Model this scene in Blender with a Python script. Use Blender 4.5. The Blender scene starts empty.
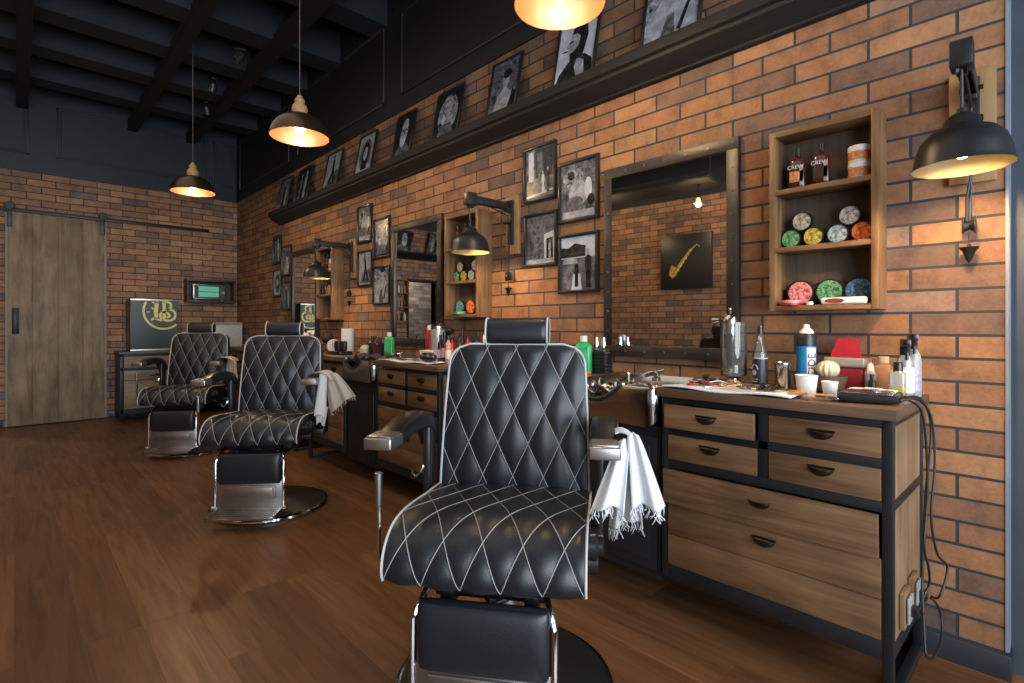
import bpy, bmesh, math, random
from mathutils import Vector, Matrix
random.seed(7)
R = math.radians
C = bpy.context.scene.collection
SC = bpy.context.scene
D, L, CEIL = 2.345, 8.29, 4.04          # right wall, far wall, ceiling
XL, YF = -2.35, -1.9                    # left wall, front wall

# ------------------------------------------------------------------ materials
def newmat(name):
    m = bpy.data.materials.new(name); m.use_nodes = True
    nt = m.node_tree; b = nt.nodes['Principled BSDF']
    return m, nt, b
def setp(b, **k):
    for n, v in k.items():
        n = {'rough': 'Roughness', 'metal': 'Metallic', 'col': 'Base Color', 'spec': 'Specular IOR Level', 'coat': 'Coat Weight',
             'trans': 'Transmission Weight', 'ior': 'IOR', 'emit': 'Emission Color', 'estr': 'Emission Strength', 'sheen': 'Sheen Weight',
             'coatr': 'Coat Roughness', 'alpha': 'Alpha'}[n]
        if n in ('Base Color', 'Emission Color') and len(v) == 3: v = (*v, 1)
        b.inputs[n].default_value = v
def lk(nt, a, ao, b, bi): nt.links.new(a.outputs[ao], b.inputs[bi])
def ramp(nt, stops):
    r = nt.nodes.new('ShaderNodeValToRGB'); e = r.color_ramp.elements
    while len(e) < len(stops): e.new(.5)
    for i, (p, c) in enumerate(stops): e[i].position = p; e[i].color = (*c, 1)
    return r
def coords(nt, scale=(1, 1, 1), out='Object'):
    t = nt.nodes.new('ShaderNodeTexCoord'); mp = nt.nodes.new('ShaderNodeMapping')
    mp.inputs['Scale'].default_value = scale; lk(nt, t, out, mp, 'Vector'); return mp
def noise(nt, vec, sc, det=4, rough=.55, dist=0):
    n = nt.nodes.new('ShaderNodeTexNoise'); n.inputs['Scale'].default_value = sc; n.inputs['Detail'].default_value = det
    n.inputs['Roughness'].default_value = rough; n.inputs['Distortion'].default_value = dist; lk(nt, vec, 0, n, 'Vector'); return n
def bump(nt, b, src, out, strength=.2, dist=.01):
    u = nt.nodes.new('ShaderNodeBump'); u.inputs['Strength'].default_value = strength; u.inputs['Distance'].default_value = dist
    lk(nt, src, out, u, 'Height'); lk(nt, u, 0, b, 'Normal'); return u
def plain(name, col, rough=.5, metal=0, var=.12, sc=30, bmp=0, **k):
    m, nt, b = newmat(name); setp(b, rough=rough, metal=metal, **k)
    n = noise(nt, coords(nt), sc); lo = tuple(c*(1-var) for c in col); hi = tuple(min(1, c*(1+var)) for c in col)
    r = ramp(nt, [(.3, lo), (.7, hi)]); lk(nt, n, 'Fac', r, 'Fac'); lk(nt, r, 0, b, 'Base Color')
    if bmp: bump(nt, b, n, 'Fac', bmp, .004)
    return m
def wood(name, dark, mid, light, axis='y', rough=.55, sc=2.2, stretch=14, bmp=.12, spots=True):
    m, nt, b = newmat(name); setp(b, rough=rough)
    s = [stretch]*3; s['xyz'.index(axis)] = 1.0
    mp = coords(nt, tuple(s)); n = noise(nt, mp, sc, 8, .62, .6)
    r = ramp(nt, [(.28, dark), (.5, mid), (.74, light)]); lk(nt, n, 'Fac', r, 'Fac')
    n2 = noise(nt, coords(nt), 3.1, 3, .5, .3); r2 = ramp(nt, [(.3, (.62, .6, .58)), (.65, (1.1, 1.08, 1.05))]); lk(nt, n2, 'Fac', r2, 'Fac')
    mx = nt.nodes.new('ShaderNodeMixRGB'); mx.blend_type = 'MULTIPLY'; mx.inputs[0].default_value = .85 if spots else .4
    lk(nt, r, 0, mx, 1); lk(nt, r2, 0, mx, 2); lk(nt, mx, 0, b, 'Base Color'); bump(nt, b, n, 'Fac', bmp, .004)
    return m
def brick(name, ax, ay, off=(0, 0), cols=None, bw=.258, rh=.0795, mortar=(.03, .036, .046), ms=.0052):
    m, nt, b = newmat(name); setp(b, rough=.72, spec=.35)
    t = nt.nodes.new('ShaderNodeTexCoord'); sx = nt.nodes.new('ShaderNodeSeparateXYZ'); lk(nt, t, 'Object', sx, 0)
    def add(o, v):
        a = nt.nodes.new('ShaderNodeMath'); a.inputs[1].default_value = v; nt.links.new(sx.outputs[o], a.inputs[0]); return a
    a1, a2 = add(ax, off[0]), add(ay, off[1])
    cx = nt.nodes.new('ShaderNodeCombineXYZ'); lk(nt, a1, 0, cx, 0); lk(nt, a2, 0, cx, 1)
    br = nt.nodes.new('ShaderNodeTexBrick'); lk(nt, cx, 0, br, 'Vector')
    br.inputs['Color1'].default_value = (0, 0, 0, 1); br.inputs['Color2'].default_value = (1, 1, 1, 1); br.inputs['Mortar'].default_value = (.5, .5, .5, 1)
    for n, v in (('Scale', 1), ('Mortar Size', ms), ('Mortar Smooth', .15), ('Bias', 0), ('Brick Width', bw), ('Row Height', rh)): br.inputs[n].default_value = v
    br.offset = .5; br.offset_frequency = 2; br.squash = 1
    cols = cols or [(0, (.13, .085, .068)), (.12, (.18, .105, .072)), (.3, (.26, .13, .068)), (.6, (.325, .158, .075)), (.85, (.375, .2, .098)), (.94, (.35, .18, .09)), (1, (.22, .155, .13))]
    r = ramp(nt, cols); lk(nt, br, 'Color', r, 'Fac')
    n = noise(nt, coords(nt), 9, 6, .65); r2 = ramp(nt, [(.3, (.45, .47, .53)), (.5, (.92, .93, .95)), (.7, (1.22, 1.15, 1.04))]); lk(nt, n, 'Fac', r2, 'Fac')
    mx = nt.nodes.new('ShaderNodeMixRGB'); mx.blend_type = 'MULTIPLY'; mx.inputs[0].default_value = .8; lk(nt, r, 0, mx, 1); lk(nt, r2, 0, mx, 2)
    n3 = noise(nt, coords(nt), 70, 4, 0.7); r3 = ramp(nt, [(.3, (.75, .75, .75)), (.7, (1.12, 1.12, 1.12))]); lk(nt, n3, 'Fac', r3, 'Fac')
    mx3 = nt.nodes.new('ShaderNodeMixRGB'); mx3.blend_type = 'MULTIPLY'; mx3.inputs[0].default_value = .7; lk(nt, mx, 0, mx3, 1); lk(nt, r3, 0, mx3, 2)
    mm = nt.nodes.new('ShaderNodeMixRGB'); lk(nt, br, 'Fac', mm, 0); lk(nt, mx3, 0, mm, 1); mm.inputs[2].default_value = (*mortar, 1)
    lk(nt, mm, 0, b, 'Base Color')
    sub = nt.nodes.new('ShaderNodeMath'); sub.operation = 'MULTIPLY_ADD'; sub.inputs[1].default_value = -1.0; lk(nt, br, 'Fac', sub, 0)
    ns = nt.nodes.new('ShaderNodeMath'); ns.operation = 'MULTIPLY'; ns.inputs[1].default_value = .35; lk(nt, n3, 'Fac', ns, 0); lk(nt, ns, 0, sub, 2)
    bump(nt, b, sub, 0, .55, .008)
    return m
def floormat():
    m, nt, b = newmat('floor_planks'); setp(b, rough=.36, spec=.4)
    t = nt.nodes.new('ShaderNodeTexCoord'); sx = nt.nodes.new('ShaderNodeSeparateXYZ'); lk(nt, t, 'Object', sx, 0)
    cx = nt.nodes.new('ShaderNodeCombineXYZ'); lk(nt, sx, 1, cx, 0); lk(nt, sx, 0, cx, 1)
    br = nt.nodes.new('ShaderNodeTexBrick'); lk(nt, cx, 0, br, 'Vector')
    br.inputs['Color1'].default_value = (0, 0, 0, 1); br.inputs['Color2'].default_value = (1, 1, 1, 1); br.inputs['Mortar'].default_value = (.3, .3, .3, 1)
    for n, v in (('Scale', 1), ('Mortar Size', .0012), ('Mortar Smooth', .3), ('Brick Width', 1.22), ('Row Height', .178)): br.inputs[n].default_value = v
    br.offset = .37; br.offset_frequency = 3
    r = ramp(nt, [(0, (.1, .044, .019)), (.5, (.138, .063, .027)), (1, (.178, .085, .038))]); lk(nt, br, 'Color', r, 'Fac')
    # per plank offset of the grain
    ml = nt.nodes.new('ShaderNodeVectorMath'); ml.operation = 'MULTIPLY_ADD'
    mp = coords(nt, (16, 1.1, 1)); lk(nt, br, 'Color', ml, 0); ml.inputs[1].default_value = (31, 17, 7); lk(nt, mp, 0, ml, 2)
    n = noise(nt, ml, 1.6, 8, .65, .8); r2 = ramp(nt, [(.28, (.5, .47, .45)), (.5, (.98, .97, .96)), (.75, (1.45, 1.42, 1.36))]); lk(nt, n, 'Fac', r2, 'Fac')
    mx = nt.nodes.new('ShaderNodeMixRGB'); mx.blend_type = 'MULTIPLY'; mx.inputs[0].default_value = .9; lk(nt, r, 0, mx, 1); lk(nt, r2, 0, mx, 2)
    mm = nt.nodes.new('ShaderNodeMixRGB'); lk(nt, br, 'Fac', mm, 0); lk(nt, mx, 0, mm, 1); mm.inputs[2].default_value = (.06, .026, .012, 1); lk(nt, mm, 0, b, 'Base Color')
    rr = ramp(nt, [(.3, (.45,)*3), (.7, (.3,)*3)]); lk(nt, n, 'Fac', rr, 'Fac'); lk(nt, rr, 0, b, 'Roughness')
    bump(nt, b, n, 'Fac', .06, .003); return m
def glass(name, col=(1, 1, 1), rough=.02):
    m, nt, b = newmat(name); setp(b, rough=rough, trans=1.0, ior=1.45)
    n = noise(nt, coords(nt), 4); r = ramp(nt, [(.3, tuple(c*.97 for c in col)), (.7, col)]); lk(nt, n, 'Fac', r, 'Fac'); lk(nt, r, 0, b, 'Base Color'); return m
def thin(name, col, gloss=.06, rough=.03, f=1.25, milk=.07):
    m, nt, b = newmat(name); nt.nodes.remove(b); out = nt.nodes['Material Output']
    tr = nt.nodes.new('ShaderNodeBsdfTransparent'); gl = nt.nodes.new('ShaderNodeBsdfGlossy'); gl.inputs['Roughness'].default_value = rough
    n = noise(nt, coords(nt), 6); r = ramp(nt, [(.3, tuple(c*.94 for c in col)), (.7, col)]); lk(nt, n, 'Fac', r, 'Fac'); lk(nt, r, 0, tr, 0)
    fr = nt.nodes.new('ShaderNodeFresnel'); fr.inputs['IOR'].default_value = f
    ad = nt.nodes.new('ShaderNodeMath'); ad.inputs[1].default_value = gloss; lk(nt, fr, 0, ad, 0)
    df = nt.nodes.new('ShaderNodeBsdfDiffuse'); df.inputs[0].default_value = (.8, .83, .8, 1); m0 = nt.nodes.new('ShaderNodeMixShader'); m0.inputs[0].default_value = milk; lk(nt, tr, 0, m0, 1); lk(nt, df, 0, m0, 2)
    mx = nt.nodes.new('ShaderNodeMixShader'); lk(nt, ad, 0, mx, 0); lk(nt, m0, 0, mx, 1); lk(nt, gl, 0, mx, 2); lk(nt, mx, 0, out, 0); return m
def emis(name, col, s):
    m, nt, b = newmat(name); setp(b, col=col, emit=col, estr=s)
    n = noise(nt, coords(nt), 20); r = ramp(nt, [(.3, tuple(c*.95 for c in col)), (.7, col)]); lk(nt, n, 'Fac', r, 'Fac'); lk(nt, r, 0, b, 'Base Color'); return m
def photo(name, lo, hi, sc, dist=.4):
    m, nt, b = newmat(name); setp(b, rough=.22)
    n = noise(nt, coords(nt), sc, 6, .6, dist); t_ = lambda v: (v*.94, v*.98, min(1, v*1.12)); r = ramp(nt, [(.36, t_(lo)), (.5, t_((lo+hi)/2.2)), (.66, t_(hi))]); lk(nt, n, 'Fac', r, 'Fac'); lk(nt, r, 0, b, 'Base Color'); return m

M = {}
M['brick_r'] = brick('brick_right_wall', 1, 2, (.258*.5+.258*20, -.085+.0795*20))
M['brick_f'] = brick('brick_far_wall', 0, 2, (.258*20+.03, -.085+.0795*20), [(0, (.2, .14, .125)), (.1, (.25, .16, .12)), (.25, (.34, .19, .115)), (.6, (.43, .23, .125)), (.85, (.5, .29, .16)), (.95, (.42, .23, .13)), (1, (.25, .2, .2))])
M['brick_l'] = brick('brick_left_wall', 1, 2, (.258*20, -.085+.0795*20))
M['brick_g'] = brick('grey_brick', 0, 2, (5, 3), cols=[(0, (.1, .095, .09)), (.5, (.2, .18, .16)), (1, (.3, .26, .22))], mortar=(.1, .1, .1))
M['floor'] = floormat()
M['black_paint'] = plain('black_paint', (.0085, .008, .0085), .6, var=.2, sc=4)
M['navy_paint'] = plain('navy_paint', (.02, .026, .036), .55, var=.12, sc=2)
M['ceil'] = plain('ceiling_black', (.006, .0065, .008), .8, var=.2, sc=3)
M['joist'] = plain('joist_paint', (.013, .016, .021), .65, var=.2, sc=3)
M['beam'] = wood('beam_wood', (.003, .0025, .0025), (.006, .005, .005), (.01, .008, .007), 'y', .75)
M['base'] = plain('baseboard_paint', (.022, .026, .033), .4, var=.1, sc=6)
M['steelgrey'] = plain('jamb_paint', (.05, .064, .08), .5, var=.12, sc=5)
M['steeledge'] = plain('jamb_edge', (.2, .24, .28), .4, var=.1, sc=5)
M['drawer'] = wood('oak_drawer', (.085, .043, .02), (.175, .094, .044), (.255, .148, .075), 'y', .5, 2.4, 16)
M['drawer2'] = wood('oak_board', (.08, .04, .018), (.175, .093, .042), (.27, .152, .075), 'y', .5, 1.7, 11)
M['sidewood'] = wood('oak_side', (.15, .085, .042), (.26, .16, .085), (.34, .22, .125), 'z', .5, 2.0, 9)
M['worktop'] = wood('worktop_walnut', (.055, .03, .018), (.115, .066, .04), (.17, .1, .062), 'y', .42, 2.2, 13)
M['shelfwood'] = wood('shelf_pine', (.1, .05, .022), (.22, .12, .054), (.34, .2, .092), 'z', .5, 2.2, 12)
M['shelfwood_y'] = wood('shelf_pine_flat', (.1, .048, .02), (.2, .105, .046), (.31, .175, .08), 'y', .5, 2.2, 12)
M['shelfback'] = wood('shelf_back', (.05, .034, .022), (.11, .078, .052), (.16, .115, .08), 'z', .6, 2.6, 9)
M['platewood'] = wood('plate_pine', (.2, .105, .04), (.34, .2, .085), (.44, .28, .125), 'z', .5, 1.6, 10)
M['door'] = wood('door_boards', (.12, .088, .058), (.25, .185, .122), (.36, .28, .19), 'z', .55, 2.4, 7)
M['ledgewood'] = wood('ledge_black_wood', (.002, .002, .0025), (.0045, .0045, .0055), (.011, .011, .0125), 'y', .7, 3, 20)
M['blackmetal'] = plain('black_metal', (.018, .019, .022), .42, .3, var=.15, sc=12)
M['lampblack'] = plain('lamp_enamel', (.022, .022, .024), .38, .4, var=.2, sc=10)
M['gunmetal'] = plain('gunmetal_frame', (.075, .07, .064), .42, .75, var=.25, sc=9, bmp=.05)
M['rivet'] = plain('rivet_steel', (.16, .15, .13), .35, .9)
M['mirror'] = plain('mirror_glass', (.86, .86, .85), .015, 1, var=.01)
M['leather'] = plain('black_leather', (.010, .0118, .0155), .4, var=.2, sc=160, bmp=.1, spec=.5)
M['stitch'] = plain('white_piping', (.5, .49, .47), .6, var=.08)
M['thread'] = plain('stitch_thread', (.37, .36, .34), .6, var=.08)
M['armleather'] = plain('arm_leather', (.006, .0065, .008), .3, var=.2, sc=120, bmp=.06, spec=.35)
M['chrome'] = plain('chrome', (.62, .62, .63), .09, 1, var=.06, sc=6)
M['steel'] = plain('brushed_steel', (.6, .59, .57), .17, 1, var=.08, sc=9)
M['alu'] = plain('satin_aluminium', (.42, .41, .4), .36, 1, var=.1, sc=9)
M['darkmetal'] = plain('dark_mechanism', (.02, .02, .022), .4, .6)
M['bronze'] = plain('antique_bronze', (.07, .06, .045), .35, .95, var=.25, sc=20)
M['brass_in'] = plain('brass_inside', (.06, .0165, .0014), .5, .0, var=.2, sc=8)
M['brass_out'] = plain('dark_brass', (.10, .068, .045), .32, .85, var=.25, sc=7)
M['turnedwood'] = plain('turned_wood', (.42, .25, .11), .45, var=.2, sc=30)
M['bulb'] = emis('bulb_glow', (1, .78, .42), 16)
M['bulb_soft'] = emis('bulb_glow_soft', (1, .6, .2), 2.5)
M['bulb_big'] = emis('bulb_glow_bright', (1, .8, .45), 26)
M['white_in'] = plain('reflector_cream', (.22, .165, .085), .5, var=.05)
M['towel'] = plain('white_towel', (.64, .65, .67), .9, var=.06, sc=220, bmp=.3, sheen=.3)
M['towel_b'] = plain('beige_towel', (.5, .42, .34), .9, var=.12, sc=160, bmp=.3, sheen=.3)
M['towel_g'] = plain('grey_towel_weave', (.42, .42, .41), .92, var=.3, sc=260, bmp=.3)
M['rubber'] = plain('black_rubber', (.012, .012, .013), .5)
M['black_pl'] = plain('black_plastic', (.014, .014, .016), .28, var=.1)
M['white_pl'] = plain('white_plastic', (.75, .73, .68), .35, var=.04)
M['cream'] = plain('cream_plastic', (.66, .55, .4), .45, var=.06)
M['red_pl'] = plain('red_plastic', (.42, .022, .035), .35, var=.08)
M['red_tr'] = plain('red_clear_plastic', (.33, .03, .045), .12, var=.1, trans=.35)
M['green_pl'] = plain('green_plastic', (.015, .42, .11), .3, var=.08)
M['orange_pl'] = plain('orange_plastic', (.75, .17, .03), .35, var=.1)
M['orange_wood'] = plain('comb_orange', (.6, .24, .06), .4, var=.2)
M['blue_pl'] = plain('blue_can', (.02, .2, .48), .28, var=.15, sc=10)
M['navy_ink'] = plain('navy_ink', (.01, .03, .2), .5)
M['paper'] = plain('white_paper', (.78, .76, .7), .7, var=.04)
M['grey_pl'] = plain('grey_plastic', (.3, .31, .31), .4)
M['pink'] = plain('pink_print', (.62, .25, .24), .4, var=.3, sc=60)
M['glass'] = thin('clear_glass', (.95, .98, .96), .05)
M['glass_y'] = glass('yellow_oil', (.8, .68, .12))
M['clear_pl'] = thin('clear_plastic', (.85, .87, .85), .12, .2, 1.25, .3)
M['liquid'] = thin('jar_liquid', (.78, .85, .6), .08)
M['purple'] = plain('dark_purple_label', (.022, .018, .032), .4, var=.15)
M['lilac'] = plain('lilac_label', (.42, .36, .46), .4, var=.2)
M['amber'] = plain('amber_bottle', (.075, .016, .012), .12, var=.25, coat=.6)
M['label_dk'] = plain('shampoo_label', (.04, .02, .018), .35, var=.2)
M['label_br'] = plain('label_orange', (.5, .2, .07), .4, var=.5, sc=70)
M['bread'] = plain('brush_wood', (.62, .48, .3), .5, var=.1)
M['bowl_br'] = plain('brown_bowl', (.13, .085, .05), .4, var=.2)
M['gold'] = plain('gold_ink', (.66, .6, .2), .4, .2, var=.15, sc=20)
M['sign'] = plain('sign_slate', (.035, .05, .055), .3, var=.15, sc=3)
M['screen'] = emis('radio_screen', (.13, .5, .33), .35)
M['screen_dk'] = plain('radio_face_dark', (.01, .03, .025), .3)
M['boxdark'] = wood('dark_box_wood', (.03, .02, .015), (.06, .04, .03), (.09, .065, .05), 'x', .5)
M['teal'] = plain('teal_poster', (.08, .16, .18), .5)
M['cable'] = plain('cable_rubber', (.01, .01, .011), .45)
M['bristle'] = plain('bristle', (.02, .017, .015), .8, var=.3, sc=90)
M['hairbits'] = plain('metal_clip', (.32, .29, .26), .3, .8, var=.3)
M['ink'] = plain('ink_black', (.012, .012, .012), .4)
M['ph_dark'] = photo('photo_dark', .006, .035, 25)
M['ph_mid'] = photo('photo_mid', .05, .2, 22)
M['ph_light'] = photo('photo_light', .24, .5, 20)
M['ph_white'] = photo('photo_white', .5, .72, 14)
M['ph_busy'] = photo('photo_busy', .02, .5, 34, .6)
M['ph_grain'] = photo('photo_grain', .03, .22, 30, .5)
TIN = {}
for n, c in dict(green=(.16, .36, .13), yellow=(.55, .42, .05), ice=(.3, .42, .46), orange=(.78, .17, .02), photo=(.42, .36, .27), silver=(.4, .4, .4), pink=(.62, .2, .2), forest=(.08, .26, .12), blue=(.02, .1, .2), teal=(.12, .27, .3)).items():
    m, nt, b = newmat('tin_' + n); setp(b, rough=.3)
    ns = noise(nt, coords(nt), 75, 3, .5, 1); r = ramp(nt, [(.4, tuple(v*.35 for v in c)), (.5, c), (.64, tuple(min(.85, v*1.15+.12) for v in c))]); lk(nt, ns, 'Fac', r, 'Fac'); lk(nt, r, 0, b, 'Base Color'); TIN[n] = m

# ------------------------------------------------------------------ mesh builder
class MB:
    def __init__(s): s.bm = bmesh.new(); s.T = Matrix.Identity(4); s.mi = 0
    def v(s, p): return s.bm.verts.new(s.T @ Vector(p))
    def f(s, vs):
        try:
            f = s.bm.faces.new(vs); f.material_index = s.mi; return f
        except ValueError: return None
    def box(s, x0, x1, y0, y1, z0, z1, bev=0, seg=2):
        if x0 > x1: x0, x1 = x1, x0
        if y0 > y1: y0, y1 = y1, y0
        if z0 > z1: z0, z1 = z1, z0
        V = [s.v((x, y, z)) for x in (x0, x1) for y in (y0, y1) for z in (z0, z1)]
        F = [s.f([V[i] for i in q]) for q in ((0, 1, 3, 2), (4, 6, 7, 5), (0, 4, 5, 1), (2, 3, 7, 6), (0, 2, 6, 4), (1, 5, 7, 3))]
        if bev:
            es = list({e for f in F for e in f.edges})
            r = bmesh.ops.bevel(s.bm, geom=es, offset=bev, segments=seg, profile=.5, affect='EDGES')
            for f in r['faces']: f.material_index = s.mi
        return s
    def ring(s, pts): return [s.v(p) for p in pts]
    def bridge(s, a, b, close=True):
        n = len(a)
        for i in range(n if close else n-1): s.f([a[i], a[(i+1) % n], b[(i+1) % n], b[i]])
    def lathe(s, prof, c=(0, 0, 0), n=28, axis='z', caps=True):
        rings = []
        for r, h in prof:
            pts = []
            for i in range(n):
                a = 2*math.pi*i/n; p = (r*math.cos(a), r*math.sin(a), h)
                if axis == 'x': p = (h, r*math.cos(a), r*math.sin(a))
                if axis == 'y': p = (r*math.sin(a), h, r*math.cos(a))
                pts.append((p[0]+c[0], p[1]+c[1], p[2]+c[2]))
            rings.append(s.ring(pts))
        for a, b in zip(rings, rings[1:]): s.bridge(a, b)
        if caps: s.f(rings[0][::-1]); s.f(rings[-1])
        return s
    def tube(s, pts, r, n=8, closed=False, caps=True):
        P = [Vector(p) for p in pts]; rings = []; up = None; N = len(P)
        for i, p in enumerate(P):
            a = P[(i-1) % N] if (closed or i) else P[0]; b = P[(i+1) % N] if (closed or i < N-1) else P[-1]
            t = (b-a).normalized() if (b-a).length > 1e-9 else Vector((0, 0, 1))
            if up is None: up = t.orthogonal().normalized()
            up = (up - t*up.dot(t)); up = up.normalized() if up.length > 1e-6 else t.orthogonal().normalized()
            w = t.cross(up); rr = r[i] if isinstance(r, (list, tuple)) else r
            rings.append(s.ring([p + (up*math.cos(2*math.pi*k/n) + w*math.sin(2*math.pi*k/n))*rr for k in range(n)]))
        for a, b in zip(rings, rings[1:]): s.bridge(a, b)
        if closed: s.bridge(rings[-1], rings[0])
        elif caps: s.f(rings[0][::-1]); s.f(rings[-1])
        return s
    def prism(s, poly, h0, h1, plane='xy'):
        def m(u, v, h): return {'xy': (u, v, h), 'xz': (u, h, v), 'yz': (h, u, v)}[plane]
        a = [s.v(m(u, v, h0)) for u, v in poly]; b = [s.v(m(u, v, h1)) for u, v in poly]
        s.f(a[::-1]); s.f(b); s.bridge(a, b); return s
    def grid(s, fn, nu, nv, closeu=False, closev=False):
        V = [[s.v(fn(i/nu, j/nv)) for j in range(nv if closev else nv+1)] for i in range(nu if closeu else nu+1)]
        for i in range(nu):
            for j in range(nv):
                i2 = (i+1) % len(V); j2 = (j+1) % len(V[0])
                s.f([V[i][j], V[i2][j], V[i2][j2], V[i][j2]])
        return V
    def ell(s, c, rx, ry, rz, n=16, m=10):
        prof = [(math.sin(math.pi*i/m), -math.cos(math.pi*i/m)) for i in range(1, m)]
        rings = [s.ring([(c[0]+rx*r*math.cos(2*math.pi*k/n), c[1]+ry*r*math.sin(2*math.pi*k/n), c[2]+rz*h) for k in range(n)]) for r, h in prof]
        for a, b in zip(rings, rings[1:]): s.bridge(a, b)
        lo = s.v((c[0], c[1], c[2]-rz)); hi = s.v((c[0], c[1], c[2]+rz))
        for k in range(n): s.f([rings[0][(k+1) % n], rings[0][k], lo]); s.f([rings[-1][k], rings[-1][(k+1) % n], hi])
        return s
    def build(s, name, mats, parent=None, label=None, kind=None, ang=35, loc=None):
        bmesh.ops.recalc_face_normals(s.bm, faces=s.bm.faces[:])
        me = bpy.data.meshes.new(name); s.bm.to_mesh(me); s.bm.free()
        for m in (mats if isinstance(mats, (list, tuple)) else [mats]): me.materials.append(m)
        for p in me.polygons: p.use_smooth = True
        me.set_sharp_from_angle(angle=R(ang))
        o = bpy.data.objects.new(name, me); C.objects.link(o)
        if parent: o.parent = parent
        if label: o['label'] = label
        if kind: o['kind'] = kind
        if loc: o.location = loc
        return o
def thing(name, label, cat, loc=(0, 0, 0), rz=0, group=None):
    o = bpy.data.objects.new(name, None); C.objects.link(o); o.location = loc; o.rotation_euler = (0, 0, rz); o.empty_display_size = .1
    o['label'] = label; o['category'] = cat
    if group: o['group'] = group
    return o
def tag(o, label, cat, group=None):
    o['label'] = label; o['category'] = cat
    if group: o['group'] = group
    return o
def copy_tree(o, loc=None, label=None, rz=None, parent=None, skip=()):
    c = o.copy(); C.objects.link(c)
    if parent: c.parent = parent
    for ch in list(o.children):
        if ch.name.split('.')[0] not in skip: copy_tree(ch, parent=c)
    if loc: c.location = loc
    if rz is not None: c.rotation_euler = (0, 0, rz)
    if label: c['label'] = label
    return c
def struct(name, mb, mat, ang=35):
    return mb.build(name, mat, kind='structure', ang=ang)
def rbox(mb, *a, bev=.004): mb.box(*a, bev=bev); return mb
def text(name, body, size, mat, parent, loc, rot, ext=.0004, align='CENTER'):
    cu = bpy.data.curves.new(name, 'FONT'); cu.body = body; cu.size = size; cu.extrude = ext; cu.align_x = align; cu.align_y = 'CENTER'
    t = bpy.data.objects.new(name + '_src', cu); C.objects.link(t)
    me = bpy.data.meshes.new_from_object(t.evaluated_get(bpy.context.evaluated_depsgraph_get()))
    bpy.data.objects.remove(t); bpy.data.curves.remove(cu)
    me.materials.clear(); me.materials.append(mat)
    o = bpy.data.objects.new(name, me); C.objects.link(o); o.parent = parent; o.location = loc; o.rotation_euler = rot
    return o

# ------------------------------------------------------------------ room shell
m = MB(); m.box(XL-1.5, D+2.2, YF-.2, L+2.2, -.1, 0); struct('floor', m, M['floor'])
m = MB(); m.box(XL-.2, D+.3, YF-.2, L+2.2, CEIL, CEIL+.1); struct('ceiling', m, M['ceil'])
m = MB(); m.box(D, D+.055, .135, L+.2, 0, 2.94); struct('wall_right', m, M['brick_r'])
m = MB(); m.box(D-.012, D+.055, .135, L+.001, 2.94, CEIL); struct('wall_right_upper', m, M['black_paint'])
m = MB()
m.box(-.57, D+.2, L, L+.15, 0, 2.945); m.box(XL-.2, -1.17, L, L+.15, 0, 2.945); m.box(-1.17, -.57, L, L+.15, 1.98, 2.945)
struct('wall_far', m, M['brick_f'])
m = MB(); m.box(XL-.2, D+.2, L-.012, L+.15, 2.945, CEIL); struct('wall_far_upper', m, M['navy_paint'])
m = MB(); m.box(XL-.15, XL, YF, L+.15, 0, 2.94); struct('wall_left', m, M['brick_l'])
m = MB(); m.box(XL-.15, XL+.01, YF, L, 2.94, CEIL); struct('wall_left_upper', m, M['black_paint'])
# front wall with the shop window behind the camera
m = MB(); m.box(XL-.15, D+.3, YF-.15, YF, 0, .35); m.box(XL-.15, D+.3, YF-.15, YF, 3.0, CEIL); m.box(XL-.15, XL+.35, YF-.15, YF, .35, 3.0); m.box(D-.3, D+.3, YF-.15, YF, .35, 3.0)
struct('wall_front', m, M['black_paint'])
m = MB()
for x in (-.75, .7): m.box(x-.03, x+.03, YF-.1, YF-.04, .35, 3.0)
m.box(XL+.35, D-.3, YF-.1, YF-.04, 2.3, 2.36); struct('window_1', m, M['blackmetal'])
# recessed grey steel jamb at the near end of the brick wall
m = MB(); m.box(D+.06, D+.25, YF-.2, .134, 0, CEIL); struct('wall_jamb', m, M['steelgrey'])
m = MB(); m.box(D-.004, D+.06, .127, .137, .09, CEIL); struct('trim_1', m, M['steeledge'])
m = MB(); m.box(D-.016, D+.06, .122, L, 0, .083, .003); struct('baseboard_right', m, M['base'])
m = MB(); m.box(.86, D, L-.014, L, 0, .083, .003); m.box(-.55, -.1, L-.014, L, 0, .083, .003); struct('baseboard_far', m, M['base'])
# passage seen in the second mirror
m = MB(); m.box(-3.6, .2, L+1.3, L+1.4, 0, 2.6); struct('wall_passage', m, M['brick_g'])
m = MB(); m.box(-1.21, -1.17, L-.02, L+.15, 0, 2.02); m.box(-.57, -.53, L-.02, L+.15, 0, 2.02); m.box(-1.21, -.53, L-.02, L+.15, 1.98, 2.02); struct('door_2', m, M['blackmetal'])
# panel mouldings on the dark upper walls
def moulding(mb, plane, u0, u1, z0, z1, at, w=.02, d=.012):
    for a in ((u0, u1, z0, z0+w), (u0, u1, z1-w, z1), (u0, u0+w, z0, z1), (u1-w, u1, z0, z1)):
        if plane == 'f': mb.box(a[0], a[1], at-d, at, a[2], a[3], .003)
        else: mb.box(at-d, at, a[0], a[1], a[2], a[3], .003)
m = MB()
for u0, u1 in ((.36, 1.93), (-1.5, .12), (2.03, 2.3)): moulding(m, 'f', u0, u1, 3.14, 3.75, L-.012); moulding(m, 'f', u0+.035, u1-.035, 3.175, 3.715, L-.012, .01, .006)
struct('trim_2', m, M['navy_paint'])
m = MB()
y = .62
for u0, u1 in ((.3, 1.4), (1.65, 3.796), (4.072, 6.0), (6.25, 8.1)): moulding(m, 'r', u0, u1, 3.07, 3.75, D-.012)
struct('trim_3', m, plain('moulding_black', (.03, .03, .031), .4))
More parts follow.
